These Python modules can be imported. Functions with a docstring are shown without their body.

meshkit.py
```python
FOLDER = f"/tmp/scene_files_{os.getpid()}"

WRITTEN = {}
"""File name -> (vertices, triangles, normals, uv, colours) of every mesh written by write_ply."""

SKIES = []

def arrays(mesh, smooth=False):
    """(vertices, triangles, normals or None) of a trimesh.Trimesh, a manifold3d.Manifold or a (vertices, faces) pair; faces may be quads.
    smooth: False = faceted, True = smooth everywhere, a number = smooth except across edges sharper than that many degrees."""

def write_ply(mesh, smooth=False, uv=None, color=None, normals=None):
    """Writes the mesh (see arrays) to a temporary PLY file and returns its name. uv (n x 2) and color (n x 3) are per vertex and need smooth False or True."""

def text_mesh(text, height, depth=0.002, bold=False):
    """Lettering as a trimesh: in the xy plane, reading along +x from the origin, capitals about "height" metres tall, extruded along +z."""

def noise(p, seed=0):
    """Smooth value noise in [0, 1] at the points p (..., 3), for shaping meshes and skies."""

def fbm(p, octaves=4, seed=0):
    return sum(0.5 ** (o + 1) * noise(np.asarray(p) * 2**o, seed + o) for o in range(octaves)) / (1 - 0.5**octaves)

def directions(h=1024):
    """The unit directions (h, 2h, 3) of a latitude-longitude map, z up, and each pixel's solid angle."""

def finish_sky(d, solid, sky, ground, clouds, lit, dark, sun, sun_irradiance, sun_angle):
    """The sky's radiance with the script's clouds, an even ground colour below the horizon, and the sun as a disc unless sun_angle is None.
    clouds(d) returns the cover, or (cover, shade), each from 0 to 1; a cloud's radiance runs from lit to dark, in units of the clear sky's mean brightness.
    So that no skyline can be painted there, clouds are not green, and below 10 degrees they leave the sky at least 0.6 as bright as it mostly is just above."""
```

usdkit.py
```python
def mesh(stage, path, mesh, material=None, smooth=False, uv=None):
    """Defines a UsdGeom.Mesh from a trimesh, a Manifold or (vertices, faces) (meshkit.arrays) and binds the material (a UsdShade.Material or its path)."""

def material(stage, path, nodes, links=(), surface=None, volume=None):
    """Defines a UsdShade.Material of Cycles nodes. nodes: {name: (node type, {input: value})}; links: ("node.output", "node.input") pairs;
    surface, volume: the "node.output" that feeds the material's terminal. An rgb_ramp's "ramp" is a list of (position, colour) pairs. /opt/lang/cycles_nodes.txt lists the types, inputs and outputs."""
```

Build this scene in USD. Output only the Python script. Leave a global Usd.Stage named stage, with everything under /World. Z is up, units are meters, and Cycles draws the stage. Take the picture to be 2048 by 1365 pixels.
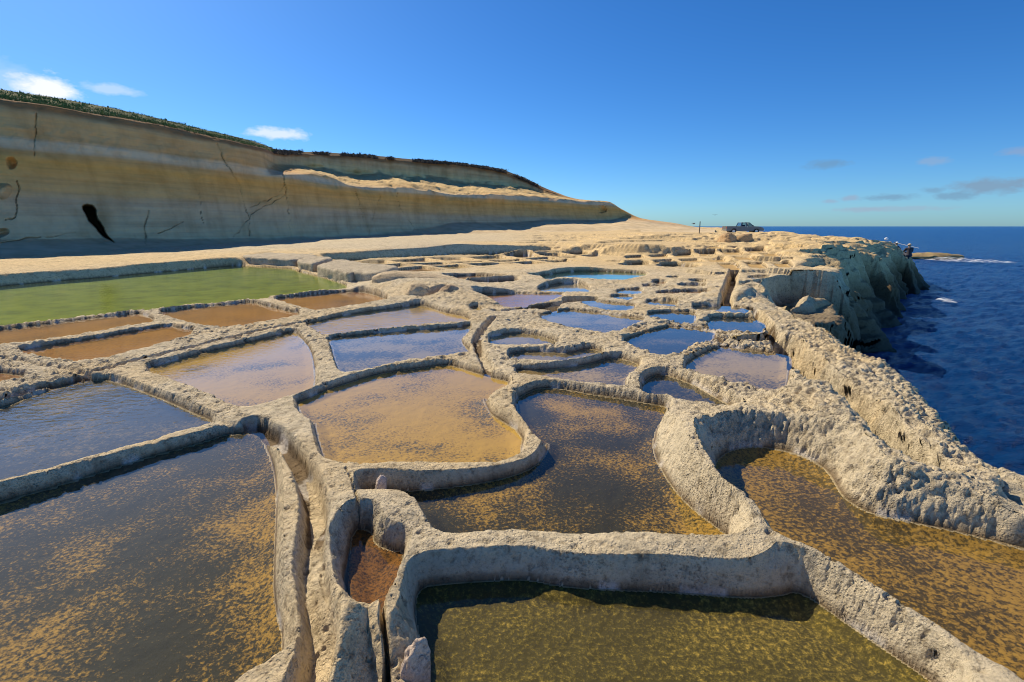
import math, random
import numpy as np, trimesh, shapely, usdkit, meshkit
from shapely.geometry import Polygon, LineString, MultiPolygon
from scipy.spatial import cKDTree
from scipy.interpolate import LinearNDInterpolator, NearestNDInterpolator
from scipy.ndimage import gaussian_filter
from pxr import Usd, UsdGeom, UsdLux, UsdShade, Gf, Sdf, Vt

rng = np.random.default_rng(7)
random.seed(7)
stage = Usd.Stage.CreateInMemory()
UsdGeom.SetStageUpAxis(stage, UsdGeom.Tokens.z)
UsdGeom.SetStageMetersPerUnit(stage, 1.0)
UsdGeom.Xform.Define(stage, '/World')
UsdGeom.Scope.Define(stage, '/World/Looks')

# ------------------------------------------------------------------ camera, sky, sun
H = 1.85                       # eye height above the water in the pans
FPX, CX, CY, HOR = 1024.0, 1024.0, 682.5, 453.0
PITCH = math.atan((CY - HOR) / FPX)
EXPOSURE = 0.55
SUN_EL, SUN_AZ = math.radians(42.0), math.radians(-46.0)   # azimuth from +y, clockwise
SUN_I, SKY_S = 1.25, 0.077
SEA = -2.6

cam = UsdGeom.Camera.Define(stage, '/World/camera')
cam.CreateHorizontalApertureAttr(36.0)
cam.CreateVerticalApertureAttr(36.0 * 682 / 1024)
cam.CreateFocalLengthAttr(18.0)
cam.CreateClippingRangeAttr(Gf.Vec2f(0.05, 60000))
cam.CreateExposureAttr(EXPOSURE)
cam.AddTranslateOp().Set(Gf.Vec3d(0, 0, H))
cam.AddRotateXOp().Set(90 - math.degrees(PITCH))

sun_dir = np.array([math.sin(SUN_AZ) * math.cos(SUN_EL), math.cos(SUN_AZ) * math.cos(SUN_EL), math.sin(SUN_EL)])
sun = UsdLux.DistantLight.Define(stage, '/World/sun')
sun.CreateIntensityAttr(SUN_I)
sun.CreateAngleAttr(0.5)
sun.CreateNormalizeAttr(True)
sun.CreateColorAttr(Gf.Vec3f(1.0, 0.86, 0.64))
zax = Gf.Vec3d(*map(float, sun_dir))
sun.AddOrientOp().Set(Gf.Quatf(Gf.Rotation(Gf.Vec3d(0, 0, 1), zax).GetQuat()))

fwd = np.array([0, math.cos(PITCH), -math.sin(PITCH)])
upv = np.array([0, math.sin(PITCH), math.cos(PITCH)])

def rays(uv):
    uv = np.atleast_2d(np.asarray(uv, float))
    a, b = (uv[:, 0] - CX) / FPX, (CY - uv[:, 1]) / FPX
    return a[:, None] * np.array([1.0, 0, 0]) + b[:, None] * upv + fwd

def on_z(uv, z=0.0):
    """Where the sight lines measured in the photograph meet height z."""
    r = rays(uv)
    t = (np.asarray(z) - H) / r[:, 2]
    return np.stack([r[:, 0] * t, r[:, 1] * t, np.broadcast_to(np.asarray(z, float), t.shape)], 1)

def at_d(uv, d):
    r = rays(uv)
    t = np.asarray(d, float) / r[:, 1]
    return np.stack([r[:, 0] * t, r[:, 1] * t, H + r[:, 2] * t], 1)

sky_nodes = {
    'sky': ('sky_texture', dict(sky_type='single_scattering', sun_disc=False, sun_elevation=SUN_EL, sun_rotation=SUN_AZ % (2 * math.pi), altitude=0.0, air_density=0.75, aerosol_density=0.45, ozone_density=3.0)),
    'hsv': ('hsv', dict(saturation=1.28, value=1.0)), 'pol': ('mix', dict(mix_type='multiply', fac=1.0, color2=(.60, .95, 1.22))),
    'tc': ('texture_coordinate', {}),
    'bg': ('background_shader', dict(strength=SKY_S)),
}
sky_links = [('sky.color', 'hsv.color'), ('hsv.color', 'pol.color1')]
prev = 'pol.color'
# clouds: (pixel of the photo, half width, half height, noise scale, cover, colour)
CLOUDS = [((92, 176), .030, .016, 40, .95, (9.0, 9.2, 9.6)), ((222, 180), .035, .007, 44, .4, (8.0, 8.4, 9.2)),
          ((556, 268), .040, .009, 48, .75, (8.2, 8.6, 9.4)), ((12, 160), .03, .022, 30, .25, (8.0, 8.4, 9.2)),
          ((1650, 329), .028, .007, 50, .6, (1.5, 2.8, 4.3)), ((1985, 373), .045, .010, 50, .85, (2.0, 3.1, 4.4)),
          ((1910, 392), .022, .006, 60, .7, (1.7, 3.1, 4.6)), ((1780, 395), .030, .005, 60, .7, (1.7, 3.1, 4.6)),
          ((1865, 381), .014, .004, 60, .6, (1.7, 3.1, 4.6)), ((1700, 397), .014, .004, 60, .6, (3.0, 3.6, 4.9)),
          ((1660, 403), .012, .003, 60, .5, (3.0, 3.6, 4.9)), ((1800, 418), .06, .004, 60, .4, (3.2, 3.8, 5.0)),
          ((1720, 420), .03, .004, 60, .4, (3.2, 3.8, 5.0)), ((1870, 322), .018, .006, 60, .45, (3.0, 3.8, 5.2)), ((2048, 302), .02, .006, 60, .5, (2.8, 3.4, 4.8))]
for i, (uv, hw, hh, sc, cover, col) in enumerate(CLOUDS):
    d0 = rays([uv])[0]; d0 /= np.linalg.norm(d0)
    rt = np.cross(d0, [0, 0, 1.0]); rt /= np.linalg.norm(rt)
    u0 = np.cross(rt, d0)
    n = f'c{i}'
    sky_nodes |= {
        n + 'a': ('vector_math', dict(math_type='dot_product', vector2=rt / hw)),
        n + 'b': ('vector_math', dict(math_type='dot_product', vector2=u0 / hh)),
        n + 'f': ('vector_math', dict(math_type='dot_product', vector2=d0)),
        n + 'k': ('math', dict(math_type='greater_than', value2=0.0)),
        n + 'xy': ('combine_xyz', {}),
        n + 'l': ('vector_math', dict(math_type='length')),
        n + 'm': ('mapping', dict(scale=(sc, sc, sc * 2.2), location=(i * 3.7, i * 1.3, 0))),
        n + 'n': ('noise_texture', dict(scale=1.0, detail=7.0, roughness=0.62)),
        n + 's': ('math', dict(math_type='multiply_add', value2=1.9)),
        n + 'e': ('map_range', dict(from_min=1.45, from_max=2.25, to_min=cover, to_max=0.0, clamp=True)),
        n + 'g': ('math', dict(math_type='multiply')),
        n + 'mix': ('mix', dict(color2=col)),
    }
    sky_links += [('tc.generated', n + 'a.vector1'), ('tc.generated', n + 'b.vector1'), ('tc.generated', n + 'f.vector1'), ('tc.generated', n + 'm.vector'),
                  (n + 'm.vector', n + 'n.vector'), (n + 'a.value', n + 'xy.x'), (n + 'b.value', n + 'xy.y'), (n + 'xy.vector', n + 'l.vector1'),
                  (n + 'n.fac', n + 's.value1'), (n + 'l.value', n + 's.value3'), (n + 's.value', n + 'e.value'), (n + 'f.value', n + 'k.value1'),
                  (n + 'e.result', n + 'g.value1'), (n + 'k.value', n + 'g.value2'), (n + 'g.value', n + 'mix.fac'), (prev, n + 'mix.color1')]
    prev = n + 'mix.color'
sky_links += [(prev, 'bg.color')]
sky_mat = usdkit.material(stage, '/World/Looks/sky', sky_nodes, sky_links, surface='bg.background')
dome = UsdLux.DomeLight.Define(stage, '/World/sky')
dome.CreateIntensityAttr(1.0)
UsdShade.MaterialBindingAPI.Apply(dome.GetPrim()).Bind(sky_mat)
dome.GetPrim().SetCustomDataByKey('kind', 'structure')

# ------------------------------------------------------------------ helpers
used = {}
def path_for(name, parent='/World'):
    k = (parent, name)
    n = used.get(k, 0); used[k] = n + 1
    return f'{parent}/{name}' if n == 0 else f'{parent}/{name}_{n:03d}'

def tag(prim, label=None, cat=None, group=None, kind=None):
    for k, v in (('label', label), ('category', cat), ('group', group), ('kind', kind)):
        if v: prim.SetCustomDataByKey(k, v)
    return prim

def raw_mesh(path, v, f, n=None, mat=None, tint=None):
    m = UsdGeom.Mesh.Define(stage, path)
    v = np.ascontiguousarray(v, np.float32); f = np.ascontiguousarray(f, np.int32)
    m.CreatePointsAttr(Vt.Vec3fArray.FromNumpy(v))
    m.CreateFaceVertexCountsAttr(Vt.IntArray.FromNumpy(np.full(len(f), 3, np.int32)))
    m.CreateFaceVertexIndicesAttr(Vt.IntArray.FromNumpy(f.ravel()))
    m.CreateSubdivisionSchemeAttr('none')
    if n is not None:
        m.CreateNormalsAttr(Vt.Vec3fArray.FromNumpy(np.ascontiguousarray(n, np.float32))); m.SetNormalsInterpolation('vertex')
    if tint is not None:
        UsdGeom.PrimvarsAPI(m).CreatePrimvar('tint', Sdf.ValueTypeNames.Color3fArray, 'vertex').Set(Vt.Vec3fArray.FromNumpy(np.ascontiguousarray(tint, np.float32)))
    if mat is not None:
        UsdShade.MaterialBindingAPI.Apply(m.GetPrim()).Bind(mat)
    return m.GetPrim()

def part(name, mesh, mat, parent='/World', smooth=30):
    parent = parent if isinstance(parent, str) else str(parent.GetPath())
    return usdkit.mesh(stage, path_for(name, parent), mesh, mat, smooth=smooth).GetPrim()

def thing(name, loc=(0, 0, 0), rz=0.0):
    x = UsdGeom.Xform.Define(stage, path_for(name))
    x.AddTranslateOp().Set(Gf.Vec3d(*map(float, loc)))
    if rz: x.AddRotateZOp().Set(rz)
    return x.GetPrim()

def sub(v, f, keep, normals=None, tint=None):
    f = f[keep]
    ids, inv = np.unique(f, return_inverse=True)
    return v[ids], inv.reshape(f.shape), None if normals is None else normals[ids], None if tint is None else tint[ids]

def grid_faces(nr, nc):
    i = np.arange(nr * nc).reshape(nr, nc)
    a, b, c, d = i[:-1, :-1].ravel(), i[:-1, 1:].ravel(), i[1:, 1:].ravel(), i[1:, :-1].ravel()
    return np.vstack([np.stack([a, b, c], 1), np.stack([a, c, d], 1)])

def vnormals(v, f):
    fn = np.cross(v[f[:, 1]] - v[f[:, 0]], v[f[:, 2]] - v[f[:, 0]])
    n = np.stack([np.bincount(f.ravel(), np.repeat(fn[:, k], 3), len(v)) for k in range(3)], 1)
    return n / np.maximum(np.linalg.norm(n, axis=1, keepdims=True), 1e-20)

def sstep(a, b, x):
    t = np.clip((x - a) / (b - a), 0, 1)
    return t * t * (3 - 2 * t)

def fb(p, scale, octv=3, seed=0):
    return meshkit.fbm(np.asarray(p) * scale, octv, seed) - 0.5

def chaikin(p, n=2, closed=True):
    p = np.asarray(p, float)
    for _ in range(n):
        if closed:
            q = np.roll(p, -1, 0)
            p = np.stack([.75 * p + .25 * q, .25 * p + .75 * q], 1).reshape(-1, 2)
        else:
            a, b = p[:-1], p[1:]
            p = np.vstack([p[:1], np.stack([.75 * a + .25 * b, .25 * a + .75 * b], 1).reshape(-1, 2), p[-1:]])
    return p

def rock(size, seed, sub_n=3, amp=.18, flat=1.0):
    m = trimesh.creation.icosphere(sub_n, 1.0)
    v = np.array(m.vertices)
    v = np.sign(v) * np.abs(v) ** .8
    v *= (1 + amp * 2 * fb(v + seed * 7.3, 1.3, 3, seed))[:, None]
    v += .25 * amp * np.stack([fb(v + seed, 4.0, 2, seed + k) for k in range(3)], 1)
    return trimesh.Trimesh(v * np.asarray(size), m.faces, process=False)

# ------------------------------------------------------------------ materials
def mat_rock(name, mult=(1, 1, 1), pit=1.0, bump=.8, fine=55.0):
    return usdkit.material(stage, f'/World/Looks/{name}', {
        'at': ('attribute', dict(attribute='tint')), 'g': ('geometry', {}),
        'n1': ('noise_texture', dict(scale=5.0, detail=6.0, roughness=.65)),
        'r1': ('rgb_ramp', dict(ramp=[(.28, (.62, .60, .57)), (.5, (1, 1, 1)), (.75, (1.12, 1.08, 1.0))])),
        'n2': ('noise_texture', dict(scale=70.0, detail=5.0, roughness=.7)),
        'r2': ('rgb_ramp', dict(ramp=[(.30, (.42, .39, .35)), (.46, (.95, .95, .95)), (.8, (1.22, 1.19, 1.12))])),
        'm0': ('mix', dict(mix_type='multiply', fac=1.0, color2=mult)),
        'm1': ('mix', dict(mix_type='multiply', fac=1.0)), 'm2': ('mix', dict(mix_type='multiply', fac=.9)), 'np': ('noise_texture', dict(scale=2.3, detail=4.0)), 'pr': ('map_range', dict(from_min=.35, from_max=.65, to_min=.15 * pit, to_max=.95 * pit, clamp=True)),
        'v': ('voronoi_texture', dict(scale=fine, randomness=1.0)),
        'vr': ('map_range', dict(from_min=.12, from_max=.42, to_min=0.0, to_max=1.0, clamp=True)),
        'n4': ('noise_texture', dict(scale=17.0, detail=5.0, roughness=.68)), 'r4': ('rgb_ramp', dict(ramp=[(.34, (.50, .47, .43)), (.47, (1, 1, 1)), (.75, (1.12, 1.1, 1.06))])), 'm4': ('mix', dict(mix_type='multiply', fac=.85 * pit)),
        'n3': ('noise_texture', dict(scale=28.0, detail=8.0, roughness=.72)),
        'b3': ('bump', dict(strength=.8 * pit, distance=.06)), 'b1': ('bump', dict(strength=bump, distance=.03)), 'b2': ('bump', dict(strength=.9 * pit, distance=.016)),
        'p': ('principled_bsdf', dict(roughness=.9, specular_ior_level=.25)),
    }, [('at.color', 'm0.color1'), ('g.position', 'n1.vector'), ('g.position', 'n2.vector'), ('g.position', 'n3.vector'), ('g.position', 'v.vector'),
        ('n1.fac', 'r1.fac'), ('n2.fac', 'r2.fac'), ('m0.color', 'm1.color1'), ('r1.color', 'm1.color2'), ('m1.color', 'm2.color1'), ('r2.color', 'm2.color2'),
        ('g.position', 'np.vector'), ('np.fac', 'pr.value'), ('pr.result', 'm2.fac'), ('pr.result', 'b2.strength'), ('m2.color', 'm4.color1'), ('g.position', 'n4.vector'), ('n4.fac', 'r4.fac'), ('r4.color', 'm4.color2'), ('m4.color', 'p.base_color'), ('n4.fac', 'b3.height'), ('b3.normal', 'b1.normal'), ('n3.fac', 'b1.height'), ('v.distance', 'vr.value'), ('vr.result', 'b2.height'), ('b1.normal', 'b2.normal'), ('b2.normal', 'p.normal')], surface='p.BSDF')

def mat_floor(name, light, mid, dark, share=.4, scale=30.0, big=.8, soft=.034):
    """share: how much of the floor the dark growth covers."""
    k = 1 / (1 + big + .35)
    mean = .5 + (share - .5) * .35
    return usdkit.material(stage, f'/World/Looks/{name}', {
        'g': ('geometry', {}),
        'a': ('noise_texture', dict(scale=scale, detail=6.0, roughness=.72)),
        'b': ('noise_texture', dict(scale=1.1, detail=3.0, roughness=.55)),
        'c': ('noise_texture', dict(scale=scale * 3.3, detail=4.0, roughness=.7)),
        's': ('math', dict(math_type='multiply', value2=k)), 'sb': ('math', dict(math_type='multiply_add', value2=big * k)), 'sc': ('math', dict(math_type='multiply_add', value2=.35 * k)),
        'r': ('rgb_ramp', dict(ramp=[(mean - soft * .7, dark), (mean + soft * .35, mid), (mean + soft * 1.5, light)])),
        'bu': ('bump', dict(strength=.6, distance=.012)),
        'p': ('principled_bsdf', dict(roughness=.85, specular_ior_level=.2)),
    }, [('g.position', 'a.vector'), ('g.position', 'b.vector'), ('g.position', 'c.vector'), ('a.fac', 's.value1'), ('s.value', 'sb.value3'), ('b.fac', 'sb.value1'), ('sb.value', 'sc.value3'), ('c.fac', 'sc.value1'),
        ('sc.value', 'r.fac'), ('r.color', 'p.base_color'), ('a.fac', 'bu.height'), ('bu.normal', 'p.normal')], surface='p.BSDF')

def mat_water(name, tint=(.98, .96, .88), ripple=.02, scale=9.0, rough=.03, refl=1.1):
    return usdkit.material(stage, f'/World/Looks/{name}', {
        'g': ('geometry', {}), 'm': ('mapping', dict(scale=(1.0, 1.6, 1.0))),
        'n': ('noise_texture', dict(scale=scale, detail=3.0, roughness=.55)),
        'b': ('bump', dict(strength=ripple, distance=.05)),
        'f': ('layer_weight', dict(blend=.5)), 'f5': ('math', dict(math_type='power', value2=5.0)), 'ff': ('math', dict(math_type='multiply_add', value2=refl, value3=.015)), 't': ('transparent_bsdf', dict(color=tint)),
        'gl': ('glossy_bsdf', dict(roughness=rough, color=(1, 1, 1))), 'x': ('mix_closure', {}),
    }, [('g.position', 'm.vector'), ('m.vector', 'n.vector'), ('n.fac', 'b.height'), ('b.normal', 'gl.normal'), ('f.facing', 'f5.value1'), ('f5.value', 'ff.value1'), ('ff.value', 'x.fac'), ('t.BSDF', 'x.closure1'), ('gl.BSDF', 'x.closure2')], surface='x.closure')

def plain(name, col, rough=.5, metal=0.0, spec=.5, noise=0.0, nscale=20.0):
    nodes = {'p': ('principled_bsdf', dict(base_color=col, roughness=rough, metallic=metal, specular_ior_level=spec))}
    links = []
    if noise:
        nodes |= {'tc': ('texture_coordinate', {}), 'n': ('noise_texture', dict(scale=nscale, detail=5.0, roughness=.65)),
                  'r': ('rgb_ramp', dict(ramp=[(.25, tuple(c * (1 - noise) for c in col)), (.75, tuple(min(1, c * (1 + noise)) for c in col))]))}
        links = [('tc.object', 'n.vector'), ('n.fac', 'r.fac'), ('r.color', 'p.base_color')]
    return usdkit.material(stage, f'/World/Looks/{name}', nodes, links, surface='p.BSDF')

M_rock = mat_rock('weathered_limestone')
M_cliff_stone = mat_rock('cliff_stone', pit=.15, bump=.35)
FLOORS = {
    'ochre': mat_floor('ochre_algae', (0.350, 0.221, 0.031), (0.258, 0.157, 0.022), (0.062, 0.052, 0.017), .34, 36, .9),
    'ochre2': mat_floor('gold_brown_algae', (0.278, 0.170, 0.032), (0.175, 0.108, 0.022), (0.046, 0.034, 0.012), .46, 36, .4),
    'dark': mat_floor('dark_mottled_algae', (0.309, 0.191, 0.035), (0.154, 0.098, 0.020), (0.021, 0.020, 0.010), .56, 46, .9),
    'olive': mat_floor('olive_silt', (0.371, 0.267, 0.060), (0.129, 0.103, 0.022), (0.052, 0.044, 0.013), .57, 40, .5, .06),
    'brown': mat_floor('brown_algae', (0.340, 0.149, 0.015), (0.258, 0.103, 0.010), (0.124, 0.049, 0.007), .38, 24, .5, .06),
    'brown2': mat_floor('red_brown_algae', (0.165, 0.072, 0.011), (0.093, 0.042, 0.007), (0.031, 0.016, 0.006), .45, 60, .3),
    'deep': mat_floor('deep_dark_mud', (0.124, 0.088, 0.028), (0.052, 0.042, 0.017), (0.016, 0.015, 0.010), .55, 30, .9),
    'pale': mat_floor('pale_salt_mud', (0.309, 0.221, 0.087), (0.206, 0.145, 0.055), (0.052, 0.042, 0.020), .40, 26, .9),
    'tan': mat_floor('tan_salt_mud', (0.216, 0.160, 0.064), (0.134, 0.098, 0.037), (0.031, 0.026, 0.017), .44, 26, .9),
    'green': mat_floor('green_pond_silt', (.22, .26, .06), (.165, .21, .045), (.085, .125, .03), .42, 2.2, 1.0, .10),
    'dry': mat_floor('dry_salt_mud', (0.391, 0.267, 0.110), (0.330, 0.216, 0.083), (0.206, 0.134, 0.051), .3, 8, .4, .10),
}
M_water = mat_water('shallow_brine')
M_water_rip = mat_water('rippled_brine', ripple=.10, scale=7.0)
M_water_green = mat_water('green_brine', tint=(.80, .84, .52), ripple=.10, scale=5.0, rough=.08, refl=.7)
M_water_turq = mat_water('turquoise_brine', tint=(.62, .86, .66), ripple=.03, scale=5.0, rough=.05)
M_white = plain('white_cloth', (.8, .8, .8), .7)

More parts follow.
